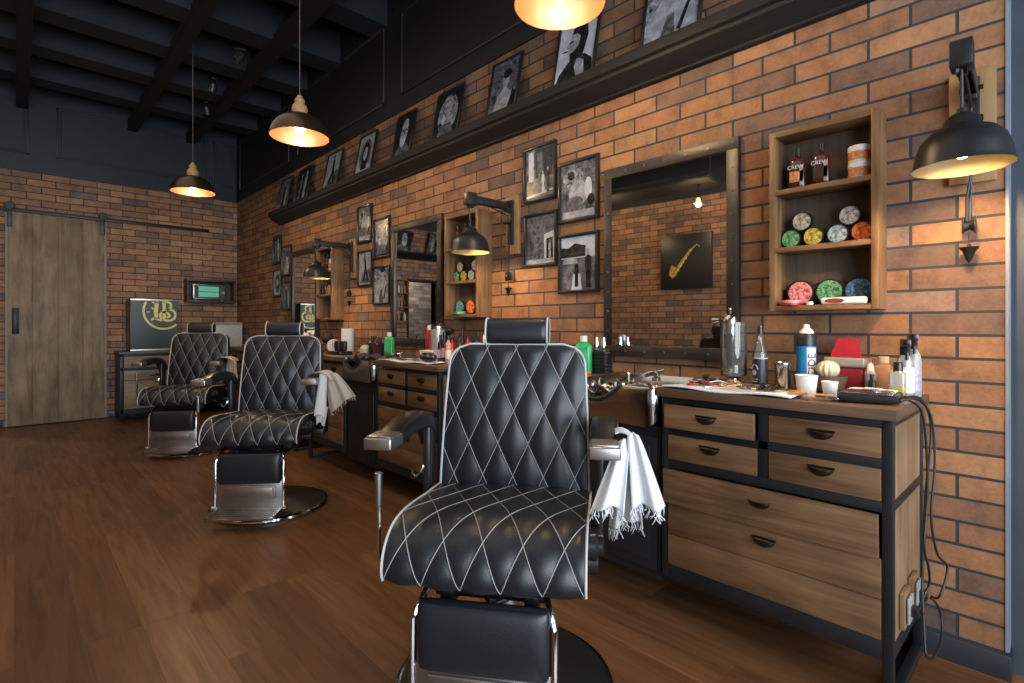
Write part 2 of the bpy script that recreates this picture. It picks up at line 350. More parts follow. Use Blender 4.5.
# ceiling framing: deep joists across the room and beams along it
for i, y in enumerate((.6, 1.75, 2.9, 4.05, 4.95, 5.75, 6.55, 7.4)):
    m = MB(); m.box(XL, D, y-.02, y+.24, 3.74, CEIL); o = struct('ceiling_joist', m, M['joist'])
for x in (-1.35, .06, 1.1, 1.75):
    m = MB(); m.box(x-.05, x+.05, YF, L-.012, 3.66, 3.79); struct('ceiling_beam', m, M['beam'])

# sliding barn door on the far wall
door = thing('sliding_door', 'tall plain weathered wooden sliding barn door on the far wall', 'door', (.376, L-.03, 0))
m = MB()
for i in range(4): m.box(-.456+i*.228+.0008, -.456+(i+1)*.228-.0008, -.02, .02, .012, 2.44, .0015)
m.build('door_panel', M['door'], door)
m = MB(); m.box(-.456, -.436, -.022, -.02, .012, 2.44); m.box(.436, .456, -.022, -.02, .012, 2.44); m.build('door_edge', plain('door_edge_grey', (.22, .2, .17), .5), door)
m = MB(); m.box(-.40, -.34, -.035, -.021, 1.06, 1.36, .006); m.box(-.388, -.352, -.04, -.034, 1.08, 1.34, .004); m.build('door_handle', M['blackmetal'], door, 'dark metal recessed pull plate')
for x in (-.42, .42):
    m = MB(); m.box(x-.022, x+.022, -.032, -.021, 2.28, 2.54, .003); m.lathe([(.04, -.034), (.045, -.03), (.045, -.02), (.04, -.016)], (x, 0, 2.52), 20, 'y'); m.build('door_hanger', M['blackmetal'], door, 'black strap hanger with roller')
m = MB(); m.box(-.15, 1.97, L-.055, L-.035, 2.46, 2.5, .003)
for x in (-.1, .55, 1.2, 1.85): m.lathe([(.012, L-.058), (.012, L)], (x, 0, 2.48), 10, 'y')
tag(m.build('door_rail', M['blackmetal']), 'black flat steel rail above the sliding door on brick wall', 'rail')

# ------------------------------------------------------------------ picture ledge and prints
m = MB()
prof = [(0, 2.372), (-.035, 2.372), (-.04, 2.382), (-.125, 2.428), (-.128, 2.445), (-.148, 2.45), (-.15, 2.453), (-.15, 2.503), (-.135, 2.503), (-.13, 2.49), (0, 2.49)]
m.prism([(D+x, z) for x, z in prof], .14, 6.55, 'xz')
tag(m.build('picture_ledge', M['ledgewood'], ang=30), 'long black wooden ledge high on the right brick wall carrying photographs', 'ledge')

def ellp(cx, cy, rx, ry, n=18, a0=0, a1=360): return [(cx+rx*math.cos(R(a0+(a1-a0)*i/n)), cy+ry*math.sin(R(a0+(a1-a0)*i/n))) for i in range(n)]
DK, MD, LT, WH, BUSY, GR = range(6)
PHM = [M['ph_dark'], M['ph_mid'], M['ph_light'], M['ph_white'], M['ph_busy'], M['ph_grain']]
def person(x, y, h, tone, head=LT):
    return [([(x-.10*h, y), (x-.09*h, y+.45*h), (x-.13*h, y+.5*h), (x-.11*h, y+.78*h), (x-.03*h, y+.84*h), (x+.03*h, y+.84*h), (x+.11*h, y+.78*h), (x+.13*h, y+.5*h), (x+.09*h, y+.45*h), (x+.10*h, y)], tone),
            (ellp(x, y+.92*h, .055*h, .08*h), head)]
ART = {
 'profile': (WH, [([(.02, 0), (.1, .2), (.32, .36), (.5, .42), (.75, .4), (.95, .28), (1, 0)], DK), ([(.55, .4), (.5, .25), (.62, 0), (.8, 0), (.74, .3)], LT),
                  ([(.4, .36), (.36, .5), (.27, .52), (.29, .58), (.21, .64), (.29, .72), (.33, .86), (.5, .94), (.68, .9), (.74, .74), (.68, .5), (.7, .36)], LT),
                  ([(.36, .36), (.33, .5), (.45, .52), (.55, .6), (.58, .74), (.5, .8), (.36, .82), (.36, .9), (.55, .98), (.74, .9), (.79, .7), (.72, .46), (.68, .36)], DK), ([(.27, .55), (.12, .57), (.12, .585), (.27, .575)], DK),
                  ([(.3, .7), (.4, .72), (.4, .68), (.3, .67)], DK)]),
 'seated': (BUSY, [([(0, 0), (.12, .45), (.35, .7), (.6, .78), (.8, .6), (.95, .3), (1, 0)], LT), ([(.3, 0), (.42, .35), (.55, .38), (.6, 0)], MD), (ellp(.56, .88, .13, .12), LT), (ellp(.56, .94, .15, .08), DK), ([(.62, .1), (.8, .5), (.84, .46), (.7, .08)], DK)]),
 'smoker': (GR, [([(.2, 0), (.3, .35), (.55, .5), (.8, .35), (.95, 0)], LT), (ellp(.55, .62, .13, .16), LT), (ellp(.58, .73, .15, .09), DK), ([(.7, 0), (.85, .4), (1, .3), (1, 0)], DK), ([(0, .7), (.25, .75), (.25, 1), (0, 1)], MD)]),
 'crowd': (DK, [(ellp(.5, .5, .4, .42), BUSY), (ellp(.5, .62, .12, .16), LT), (ellp(.36, .4, .08, .1), WH), (ellp(.66, .36, .09, .1), LT), ([(.15, .05), (.3, .3), (.7, .3), (.85, .05)], MD)]),
 'bald': (DK, [([(.05, 0), (.2, .22), (.4, .32), (.65, .32), (.9, .2), (1, 0)], MD), ([(.36, .3), (.3, .5), (.32, .75), (.45, .9), (.62, .88), (.7, .7), (.68, .45), (.6, .3)], LT), ([(.3, .48), (.34, .3), (.48, .22), (.62, .3), (.66, .46), (.5, .4)], WH), ([(.36, .64), (.47, .65), (.47, .61), (.37, .6)], DK), ([(.54, .65), (.65, .64), (.65, .6), (.54, .61)], DK), ([(.48, .62), (.53, .62), (.55, .52), (.47, .52)], MD)]),
 'ovalface': (LT, [(ellp(.5, .5, .36, .4), MD), (ellp(.5, .5, .24, .32), DK), (ellp(.5, .52, .13, .18), LT), ([(.3, .12), (.4, .3), (.6, .3), (.7, .12)], DK)]),
 'standing': (MD, person(.45, .05, .85, DK)+person(.72, .05, .7, LT)),
 'figures': (DK, person(.3, .02, .85, MD)+person(.68, .02, .9, LT, WH)),
 'shop': (GR, [([(.1, .35), (.1, .95), (.28, .95), (.28, .35)], WH), ([(.34, .4), (.34, .98), (.95, .98), (.95, .4)], DK), ([(.4, .5), (.4, .9), (.6, .9), (.6, .5)], MD), ([(.02, .06), (.98, .14), (.98, .1), (.02, .02)], WH)]+person(.62, .1, .42, WH)+person(.8, .08, .5, DK)+person(.5, .08, .4, MD)),
 'sculpture': (GR, [(ellp(.35, .72, .3, .2), BUSY), (ellp(.5, .45, .28, .22), LT), (ellp(.78, .5, .1, .2), WH), (ellp(.85, .3, .1, .1), DK), ([(.05, .02), (.05, .14), (.95, .14), (.95, .02)], LT), (ellp(.4, .3, .24, .1), MD), (ellp(.3, .78, .1, .08), DK)]),
 'doorway': (MD, [([(0, .1), (.3, .95), (.6, 1), (.62, .1)], GR), ([(.62, .1), (.62, .6), (.98, .66), (.98, .1)], WH), ([(.7, .1), (.7, .5), (.92, .53), (.92, .1)], DK), ([(0, 0), (0, .1), (1, .1), (1, 0)], LT)]+person(.82, .1, .38, LT)),
 'car': (WH, [([(0, .62), (0, .82), (.2, .8), (.4, .88), (.7, .82), (.7, .62)], DK), ([(0, 0), (0, .6), (1, .6), (1, 0)], MD), ([(.02, .5), (.1, .62), (.4, .62), (.5, .5)], LT), ([(.3, 0), (.35, .3), (.55, .3), (.6, 0)], WH)]+person(.45, .06, .52, DK)+person(.78, .04, .72, DK)),
 'dancer': (LT, [([(.05, .05), (.4, .4), (.95, .5), (.95, .05)], MD), ([(.3, .1), (.45, .5), (.42, .8), (.55, .8), (.62, .45), (.78, .1), (.65, .1), (.53, .38), (.42, .1)], DK), (ellp(.49, .87, .05, .07), DK)]),
}
def print_mesh(mb, w, h, art):
    bg, polys = ART[art]; mb.mi = 0
    def P(u, v, d): return mb.v((-d, w/2-u*w, v*h))
    mb.mi = bg; mb.f([P(0, 0, 0), P(1, 0, 0), P(1, 1, 0), P(0, 1, 0)])
    for k, (pl, t) in enumerate(polys):
        mb.mi = t; mb.f([P(min(1, max(0, u)), min(1, max(0, v)), .0004*(k+1)) for u, v in pl])
def picture(y, z, w, h, art, label, group, lean=0, x=0, fw=.016, fd=.02):
    """picture with its base at the bottom centre, back on the wall plane, facing -x"""
    t = thing('framed_photo', label, 'picture', (D-x, y, z), 0, group); t.rotation_euler = (0, lean, 0)
    m = MB()
    for a in ((-w/2, w/2, 0, fw), (-w/2, w/2, h-fw, h), (-w/2, -w/2+fw, fw, h-fw), (w/2-fw, w/2, fw, h-fw)): m.box(-fd, 0, *a, .002)
    m.box(-fd*.3, 0, -w/2+fw, w/2-fw, fw, h-fw)
    m.build('frame', M['black_pl'], t)
    m = MB(); m.T = Matrix.Translation((-fd*.45, 0, fw)); print_mesh(m, w-2*fw, h-2*fw, art)
    m.build('print', PHM, t); return t
G1 = 'photographs leaning on the ledge'
for y, w, art, lab in ((1.295, .315, 'seated', 'framed photo of a seated light-clad figure, nearest one on the ledge'), (1.89, .3, 'profile', 'framed photo of a dark-haired man in profile on the ledge'),
        (2.485, .285, 'smoker', 'framed photo of a pale figure with raised hand on the ledge'), (3.09, .32, 'crowd', 'dark framed photo of a crowd of faces on the ledge'),
        (3.68, .28, 'bald', 'framed close portrait of a bald white-bearded man on the ledge'), (4.32, .31, 'ovalface', 'framed pale photo with a dark oval figure on the ledge'),
        (4.99, .33, 'dancer', 'light framed photo, third from the far end of the ledge'), (5.72, .36, 'figures', 'dark framed photo of two figures, second from far end of ledge'), (6.27, .33, 'standing', 'framed photo at the far end of the black ledge')):
    picture(y, 2.492, w, .40, art, lab, G1, R(11.5), .095, .014, .016)
G2 = 'framed photographs beside the mirrors'
sets = [('shop', 2.226, 1.93, .27, .342), ('sculpture', 1.922, 1.758, .292, .356), ('doorway', 2.218, 1.525, .276, .33), ('car', 1.922, 1.35, .292, .34)]
words = ['beside the nearest mirror', 'beside the middle mirror', 'beside the farthest mirror']
pos = ['upper left', 'upper right', 'lower left', 'lower right']
arts = [['shop', 'sculpture', 'doorway', 'car'], ['sculpture', 'crowd', 'dancer', 'seated'], ['figures', 'smoker', 'ovalface', 'standing']]
desc = [['street shop front', 'sculptural figures', 'house doorway', 'men beside a car'], ['dark blurred tree forms', 'crowded pale faces', 'lone dark dancing figure', 'seated figure'], ['two standing figures', 'grey figure', 'oval dark face', 'two people']]
for k in range(3):
    for i, (a, y, z, w, h) in enumerate(sets):
        picture(y-.008+2.213*k, z-.01, w, h, arts[k][i], 'framed photo of %s, %s of four %s' % (desc[k][i], pos[i], words[k]), G2, fw=.018, fd=.024)

# ------------------------------------------------------------------ mirrors
mir = thing('wall_mirror', 'tall mirror in riveted gunmetal frame nearest the camera', 'mirror', (D, 1.36, .993), 0, 'riveted mirrors along the wall')
w, h, fw = .73, 1.0, .055
m = MB()
for a in ((-w/2, w/2, 0, fw), (-w/2, w/2, h-fw, h), (-w/2, -w/2+fw, fw, h-fw), (w/2-fw, w/2, fw, h-fw)): m.box(-.028, 0, *a, .002)
m.mi = 1
for i in range(7):
    for z in (fw/2, h-fw/2): m.ell((-.029, -w/2+fw/2+(w-fw)*i/6, z), .004, .006, .006, 8, 5)
for i in range(1, 9):
    for y in (-w/2+fw/2, w/2-fw/2): m.ell((-.029, y, fw/2+(h-fw)*i/9), .004, .006, .006, 8, 5)
m.build('frame', [M['gunmetal'], M['rivet']], mir)
m = MB(); m.box(-.012, -.002, -w/2+fw, w/2-fw, fw, h-fw); m.build('mirror_glass', M['mirror'], mir)
copy_tree(mir, (D, 1.36+2.225, 1.0), 'tall riveted mirror in the middle of the wall, behind second chair station')
copy_tree(mir, (D, 1.36+4.45, 1.0), 'farthest riveted mirror on the right wall')
for g in mir.children:
    if g.name.startswith('mirror_glass'): g.rotation_euler = (0, 0, R(2.2)); g.location = (-.009, 0, 0)

# ------------------------------------------------------------------ wall shelves
def rbottle(mb, w, d, h, n=20, sh=.8, neck=.25):
    """flat-sided bottle body: superellipse rings"""
    rings = []
    for fz, k in ((0, .92), (.02, 1), (sh*.93, 1), (sh*.98, .9), (sh*1.04, .62), (sh*1.08, neck*1.4), (1, neck*1.35)):
        pts = []
        for i in range(n):
            a = 2*math.pi*i/n; c, s_ = math.cos(a), math.sin(a)
            pts.append((d/2*k*math.copysign(abs(c)**.6, c), w/2*k*math.copysign(abs(s_)**.6, s_), fz*h))
        rings.append(mb.ring(pts))
    for a, b in zip(rings, rings[1:]): mb.bridge(a, b)
    mb.f(rings[0][::-1]); mb.f(rings[-1])
def make_shelf(y, z, lab):
    t = thing('wall_shelf', lab, 'shelf', (D, y, z), 0, 'open wooden wall shelves')
    w, h, d, th = .37, .715, .128, .022
    m = MB(); m.box(-d, 0, -w/2, -w/2+th, 0, h, .002); m.build('side_panel', M['shelfwood'], t)
    m = MB(); m.box(-d, 0, w/2-th, w/2, 0, h, .002); m.build('side_panel', M['shelfwood'], t)
    m = MB(); m.box(-d, 0, -w/2+th, w/2-th, h-th, h, .002); m.build('top_board', M['shelfwood_y'], t)
    for zz in (0, .232, .462): m = MB(); m.box(-d, -.01, -w/2+th, w/2-th, zz, zz+.02, .002); m.build('shelf_board', M['shelfwood_y'], t)
    m = MB(); m.box(-.01, -.001, -w/2+th, w/2-th, .0, h-th); m.build('back_panel', M['shelfback'], t)
    return t
def make_tin(col, r=.0385, th=.026, name='tin'):
    """round tin standing on its edge, face to -x; origin at the bottom"""
    t = bpy.data.objects.new(name, None); C.objects.link(t)
    m = MB(); m.lathe([(r*.94, 0), (r, -.003), (r, -th+.004), (r*.97, -th), (r*.86, -th)], (0, 0, r), 28, 'x'); m.build('tin_body', M['black_pl'], t)
    m = MB(); m.lathe([(r*.87, -th+.0005), (r*.85, -th-.0012), (r*.6, -th-.0016)], (0, 0, r), 28, 'x'); m.build('tin_face', TIN[col], t); return t
SHY = [.643, 2.857, 5.055]; SHZ = [1.212, 1.212, 1.215]
shl = ['open wooden wall shelf nearest the camera holding shampoo and tins', 'open wooden wall shelf of pomades behind the middle hanging lamp', 'farthest open wooden wall shelf with few bottles']
for k in range(3):
    zb = SHZ[k]; y0 = SHY[k]; wh = ['nearest', 'middle', 'farthest'][k]
    make_shelf(y0, zb, shl[k])
    # top shelf: shampoo bottles and two jars
    for j, dy in enumerate((.093, .008)):
        t = thing('shampoo_bottle', '%s dark red shampoo bottle on top of the %s wall shelf' % (['left', 'right'][j], wh), 'bottle', (D-.08, y0+dy, zb+.482), 0, 'shampoo bottles on the wall shelves')
        m = MB(); rbottle(m, .058, .036, .135, sh=.86); m.build('bottle_body', M['amber'], t)
        m = MB(); m.lathe([(.011, .13), (.011, .135), (.0095, .137), (.0095, .163), (.008, .165)], (0, 0, 0), 16); m.build('cap', M['black_pl'], t)
        m = MB(); m.box(-.0192, -.0185, -.025, .025, .028, .07); lb = m.build('label_panel', M['label_br'] if j == 0 else M['label_dk'], t)
        m = MB(); m.box(-.0192, -.0185, -.025, -.012, .012, .09); m.build('side_print', plain('label_pale', (.38, .3, .3), .4), t)
        if k == 0: text('lettering', 'CREW', .021, M['white_pl'], t, (-.0194, .003, .086), (R(90), 0, R(-90)))
    if k < 2:
        for j in range(2):
            t = thing('pomade_jar', '%s white lidded jar with orange label on %s wall shelf' % (['lower', 'upper'][j], wh), 'jar', (D-.075, y0-.115, zb+.482+j*.061), 0, 'stacked jars on the wall shelves')
            m = MB(); m.lathe([(.033, 0), (.035, .003), (.035, .042)], n=28); m.build('jar_body', M['white_pl'], t)
            m = MB(); m.lathe([(.0354, .006), (.0354, .038)], n=28, caps=False); m.build('label_band', M['label_br'], t)
            m = MB(); m.lathe([(.0365, .042), (.0365, .057), (.034, .06), (.001, .06)], n=28); m.build('lid', M['white_pl'], t)
    else:
        t = thing('spray_bottle', 'white bottle with orange label on farthest wall shelf', 'bottle', (D-.08, y0-.09, zb+.482))
        m = MB(); rbottle(m, .07, .05, .13, sh=.85); m.build('bottle_body', M['white_pl'], t); m = MB(); m.lathe([(.014, .13), (.014, .155)], n=14); m.build('cap', M['white_pl'], t)
        m = MB(); m.box(-.026, -.0252, -.028, .028, .02, .07); m.build('label_panel', M['label_br'], t)
    # middle shelf: six tins standing on edge, two on top of the others
    names = ['green', 'yellow', 'ice', 'orange', 'photo', 'silver']
    if k < 2:
        for j, (c, dy, dz) in enumerate(zip(names, (.125, .043, -.041, -.122, .084, -.081), (0, 0, 0, 0, .065, .065))):
            t = make_tin(c); t.location = (D-.04, y0+dy, zb+.2525+dz)
            tag(t, '%s faced round tin on the middle board of the %s wall shelf' % (['green', 'yellow', 'pale blue', 'orange', 'sepia, upper left', 'silver, upper right'][j], wh), 'tin', 'pomade tins standing on edge')
    else:
        for j in range(4):
            t = thing('small_bottle', 'small dark bottle %s on the farthest wall shelf' % ['first from left', 'second from left', 'second from right', 'first from right'][j], 'bottle', (D-.08, y0+.12-j*.075, zb+.2525), 0, 'small bottles on the farthest shelf')
            m = MB(); m.lathe([(.02, 0), (.022, .004), (.022, .07), (.012, .085), (.01, .09)], n=16); m.build('bottle_body', [M['black_pl'], M['amber'], M['label_br'], M['green_pl']][j], t)
            m = MB(); m.lathe([(.012, .09), (.012, .11)], n=12); m.build('cap', M['black_pl'], t)
    # bottom shelf
    big = [('pink', .09), ('forest', -.013), ('blue', -.112)] if k == 0 else [('teal', .09), ('orange', -.03)] if k == 1 else []
    for j, (c, dy) in enumerate(big):
        t = make_tin(c, .051, .024, 'large_tin'); t.location = (D-.04, y0+dy, zb+.0205)
        tag(t, 'large %s round tin leaning on the bottom board of the %s wall shelf' % (dict(pink='pink', forest='dark green', blue='dark blue', teal='teal', orange='orange')[c], wh), 'tin', 'large tins on the bottom boards')
    if k == 0:
        t = thing('flat_tin', 'flat red tin lying in front of the pink tin on nearest shelf', 'tin', (D-.105, y0+.11, zb+.0205))
        m = MB(); m.lathe([(.036, 0), (.038, .002), (.038, .01)], n=28); m.build('tin_body', M['red_pl'], t); m = MB(); m.lathe([(.039, .01), (.039, .018), (.037, .02), (.001, .02)], n=28); m.build('lid', M['pink'], t)
        t = thing('razor_case', 'white case with brown oval mark lying on nearest wall shelf', 'case', (D-.115, y0-.075, zb+.0205))
        m = MB(); m.box(-.012, .012, -.075, .075, 0, .026, .008, 3); m.build('case_body', M['white_pl'], t)
        m = MB(); m.prism(ellp(.028, .013, .032, .009), -.0128, -.0122, 'yz'); m.build('oval_mark', plain('brown_mark', (.22, .05, .02), .4), t, 'brown oval print')
        m = MB(); m.lathe([(.012, 0), (.013, .002), (.013, .012), (.001, .013)], n=16); tag(m.build('salve_pot', M['white_pl'], loc=(D-.115, y0+.04, zb+.0205)), 'tiny white round pot between tin and case on nearest shelf', 'pot')
    if k == 1:
        m = MB(); m.lathe([(.05, 0), (.055, .003), (.055, .018), (.05, .022), (.001, .022)], n=28); tag(m.build('flat_tin', TIN['forest'], loc=(D-.1, y0+.05, zb+.0205)), 'flat green tin lying on the middle wall shelf', 'tin')

# ------------------------------------------------------------------ industrial wall lamps
def make_lamp():
    t = thing('wall_lamp', 'black dome wall lamp on pulley arm at right edge, nearest camera', 'lamp', (D, .218, 1.63), 0, 'black pulley wall lamps')
    m = MB(); m.box(-.022, 0, -.06, .06, 0, .375, .003); m.build('back_plate', M['platewood'], t)
    m = MB(); m.box(-.042, -.022, -.02, .02, .06, .345, .003); m.box(-.075, -.042, -.016, .016, .265, .335, .003); br = m.build('bracket', M['blackmetal'], t)
    m = MB(); m.lathe([(.011, -.03), (.011, .03)], (-.06, 0, .2), 12, 'y'); m.build('bolt', M['darkmetal'], br); m = MB(); m.lathe([(.008, -.03), (.008, .03)], (-.06, 0, .3), 12, 'y'); m.build('bolt', M['darkmetal'], br)
    m = MB(); ax, az = -.365, .3
    m.box(ax-.02, -.05, -.018, -.012, az-.022, az+.022, .002); m.box(ax-.02, -.05, .012, .018, az-.022, az+.022, .002); m.box(ax+.01, -.05, -.012, .012, az+.012, az+.02)
    m.box(ax-.035, ax+.03, -.026, .026, az-.04, az+.035, .004); m.build('arm', M['blackmetal'], t)
    m = MB(); m.lathe([(.02, -.012), (.014, -.005), (.014, .005), (.02, .012)], (ax, 0, az-.04), 18, 'y'); m.build('arm_pulley', M['darkmetal'], t)
    m = MB(); m.tube([(ax-.01, 0, az-.03), (ax, 0, .14)], .0045); m.tube([(ax, 0, az-.02), (-.2, 0, az-.025), (-.06, 0, az-.06), (-.045, 0, .1), (-.045, .004, -.13)], .004); m.tube([(-.06, 0, .02), (-.052, .012, -.06), (-.05, .012, -.13)], .004)
    m.build('cord', M['cable'], t)
    # dome shade
    out = [(.006, .168), (.012, .165), (.014, .15), (.028, .146), (.041, .132), (.045, .112), (.052, .104), (.075, .094), (.097, .068), (.109, .03), (.113, .0), (.1165, -.014), (.118, -.018)]
    inn = [(.117, -.018), (.110, -.004), (.106, .028), (.094, .064), (.072, .09), (.03, .1), (.001, .101)]
    m = MB(); m.T = Matrix.Translation((ax, 0, -.006)) @ Matrix.Diagonal((1, 1, .92, 1)); m.lathe(out, n=40, caps=False); sh = m.build('lamp_shade', M['lampblack'], t)
    m = MB(); m.T = Matrix.Translation((ax, 0, -.006)) @ Matrix.Diagonal((1, 1, .92, 1)); m.lathe(inn, n=40, caps=False); m.build('shade_lining', M['white_in'], sh)
    m = MB(); m.ell((ax, 0, .032), .024, .024, .03); m.build('bulb', M['bulb'], t)
    # pulley block and counterweight
    m = MB(); m.T = Matrix.Translation((0, .006, .018)); m.box(-.06, -.036, -.018, -.013, -.19, -.135, .002); m.box(-.06, -.036, .013, .018, -.19, -.135, .002); m.lathe([(.02, -.012), (.014, 0), (.02, .012)], (-.048, 0, -.165), 18, 'y'); m.build('pulley_block', M['darkmetal'], t)
    m = MB(); m.T = Matrix.Translation((0, .006, .018)); m.lathe([(.004, -.225), (.006, -.232), (.026, -.236), (.024, -.242), (.016, -.25), (.009, -.275), (.002, -.288)], (-.048, 0, 0), 18); m.tube([(-.048, 0, -.185), (-.048, 0, -.228)], .002); m.build('counterweight', M['darkmetal'], t)
    return t
lamp = make_lamp()
lamp.rotation_euler = (0, 0, R(1.7))
copy_tree(lamp, (D, 2.455, 1.614), 'black dome wall lamp on pulley arm in front of the middle shelf', 0)
copy_tree(lamp, (D, 4.66, 1.604), 'farthest black dome wall lamp on pulley arm', 0)
LAMPPOS = [(D-.365, .207, 1.61), (D-.365, 2.455, 1.61), (D-.365, 4.66, 1.61)]

# ------------------------------------------------------------------ cabinets
FX, TOPZ = -.48, .875        # front plane relative to the wall, underside of the worktop
def cup_pull(mb, y, z, x=FX-.02):
    mb.grid(lambda a, b: (x-.024*math.sin(math.pi*a)*math.sin(math.pi/2*b), y+.036*math.cos(math.pi*a), z+.01-.027*math.sin(math.pi*a)*math.cos(math.pi/2*b)), 16, 6)
    mb.box(x-.002, x, y-.04, y+.04, z+.008, z+.016, .0015)
    mb.lathe([(.004, 0), (.003, -.004)], (x, y-.036, z+.012), 8, 'x'); mb.lathe([(.004, 0), (.003, -.004)], (x, y+.036, z+.012), 8, 'x')
def make_cabinet(y0, w, label, pulled=True, legend=0, cat='cabinet', legs=True):
    t = thing('drawer_cabinet', label, cat, (D, y0, 0), 0, 'black framed drawer cabinets')
    y1 = w; b = .027; DW = M['drawer']
    ym0, ym1 = .345*w/.755+.005, .345*w/.755+.04
    m = MB()
    for yy in (0, y1-b):
        lg = (yy == 0) == (legend == 0); z0 = 0 if lg else .165
        m.box(FX, FX+.03, yy, yy+b, z0, TOPZ, .0015); m.box(-.035, -.012, yy, yy+b, 0 if lg else .165, TOPZ, .0015)
        for z0, z1 in ((.16, .2), (.6, .628), (.85, TOPZ)): m.box(FX+.03, -.03, yy+.002, yy+b-.002, z0, z1)
        if lg: m.box(FX+.03, -.035, yy, yy+b, 0, .03, .0015)
    for z0, z1 in ((.849, TOPZ), (.727, .757), (.597, .63), (.16, .219)): m.box(FX, FX+.03, b, y1-b, z0, z1, .0015)
    m.box(FX, FX+.03, ym0, ym1, .63, .849, .0015); m.box(FX+.03, -.03, b, y1-b, .165, .175); m.box(-.03, -.014, b, y1-b, .17, TOPZ)
    m.build('frame', M['blackmetal'], t)
    for (a, z0, z1) in ((.004, .2, .6), (.004, .628, .85)):
        m = MB(); m.box(FX+.032, -.036, .006, .016, z0, z1); m.build('side_panel', M['sidewood'], t)
        m = MB(); m.box(FX+.032, -.036, y1-.016, y1-.006, z0, z1); m.build('side_panel', M['sidewood'], t)
    def drawer(ya, yb, z0, z1, out=0, hz=None, hy=None, tilt=0, boards=1, nm='drawer'):
        m = MB(); m.T = Matrix.Translation((-out, 0, 0)) @ Matrix.Translation((FX, 0, z0)) @ Matrix.Rotation(tilt, 4, 'Y') @ Matrix.Translation((-FX, 0, -z0))
        for i in range(boards):
            a = z0+(z1-z0)*i/boards; c = z0+(z1-z0)*(i+1)/boards
            m.box(FX-.004, FX+.014, ya+.002, yb-.002, a+.001, c-.001, .0015)
        if out: m.box(FX+.014, FX+.3, ya+.015, yb-.015, z0+.012, z1-.02)
        d = m.build(nm, DW if boards == 1 else M['drawer2'], t)
        m = MB(); cup_pull(m, hy if hy else (ya+yb)/2, (hz if hz else (z0+z1)/2), FX-.004-out); m.build('drawer_handle', M['bronze'], d, 'bronze cup pull')
    drawer(b, ym0, .757, .849, 0, .806); drawer(b, ym0, .63, .727, 0, .69)
    drawer(ym1, y1-b, .757, .849, .03 if pulled else 0, .806); drawer(ym1, y1-b, .63, .727, 0, .69)
    drawer(b+.004, y1-b+.01, .462, .594, .018 if pulled else 0, .545, w*.49, -R(2.5) if pulled else 0)
    drawer(b, y1-b, .219, .46, 0, .412, w*.48, 0, 2)
    return t
def make_top(y0, y1, label, z=TOPZ):
    m = MB(); m.box(FX-.03, -.001, 0, y1-y0, 0, .034, .0025); return tag(m.build('worktop', M['worktop'], loc=(D, y0, z)), label, 'worktop', 'dark wood worktops')
CP = 2.26
nm = ['nearest', 'middle', 'farthest']
cab = make_cabinet(.349, .755, 'drawer cabinet nearest camera, its top left drawer slightly open')
for o in list(cab.children):          # two wall sockets screwed to the near side panel
    pass
for (x, z) in ((-.33, .275), (-.2, .28)):
    t = thing('power_outlet', 'wooden backed power socket low on cabinet side, %s of two' % ('front' if x < -.3 else 'rear'), 'socket', (D+x, .349, z))
    m = MB(); m.box(-.045, .045, -.01, .0045, -.055, .055, .003); m.build('back_block', M['sidewood'], t); m = MB(); m.box(-.032, .032, -.02, -.012, -.04, .04, .004); m.build('socket_plate', M['grey_pl'], t)
    m = MB(); m.box(-.016, .016, -.04, -.018, -.02, .012, .005); m.build('plug', M['black_pl'], t)
cab2 = make_cabinet(.349+CP, .755, 'closed drawer cabinet at the middle station behind the front chair', False)
cab3 = make_cabinet(.349+2*CP, .755, 'closed drawer cabinet at the farthest station', False)
make_top(.334, 1.112, 'worktop over the nearest drawer cabinet, cluttered with tools')
make_top(.325+CP, 1.112+CP, 'worktop over the middle drawer cabinet'); make_top(.325+2*CP, 1.112+2*CP, 'worktop over the farthest drawer cabinet')
for k in range(3):
    make_cabinet(1.60+k*CP, .70, 'drawer cabinet left of the %s wash basin' % nm[k], False, 1)
    make_top(1.596+k*CP, 2.31+k*CP, 'worktop left of the %s wash basin' % nm[k])

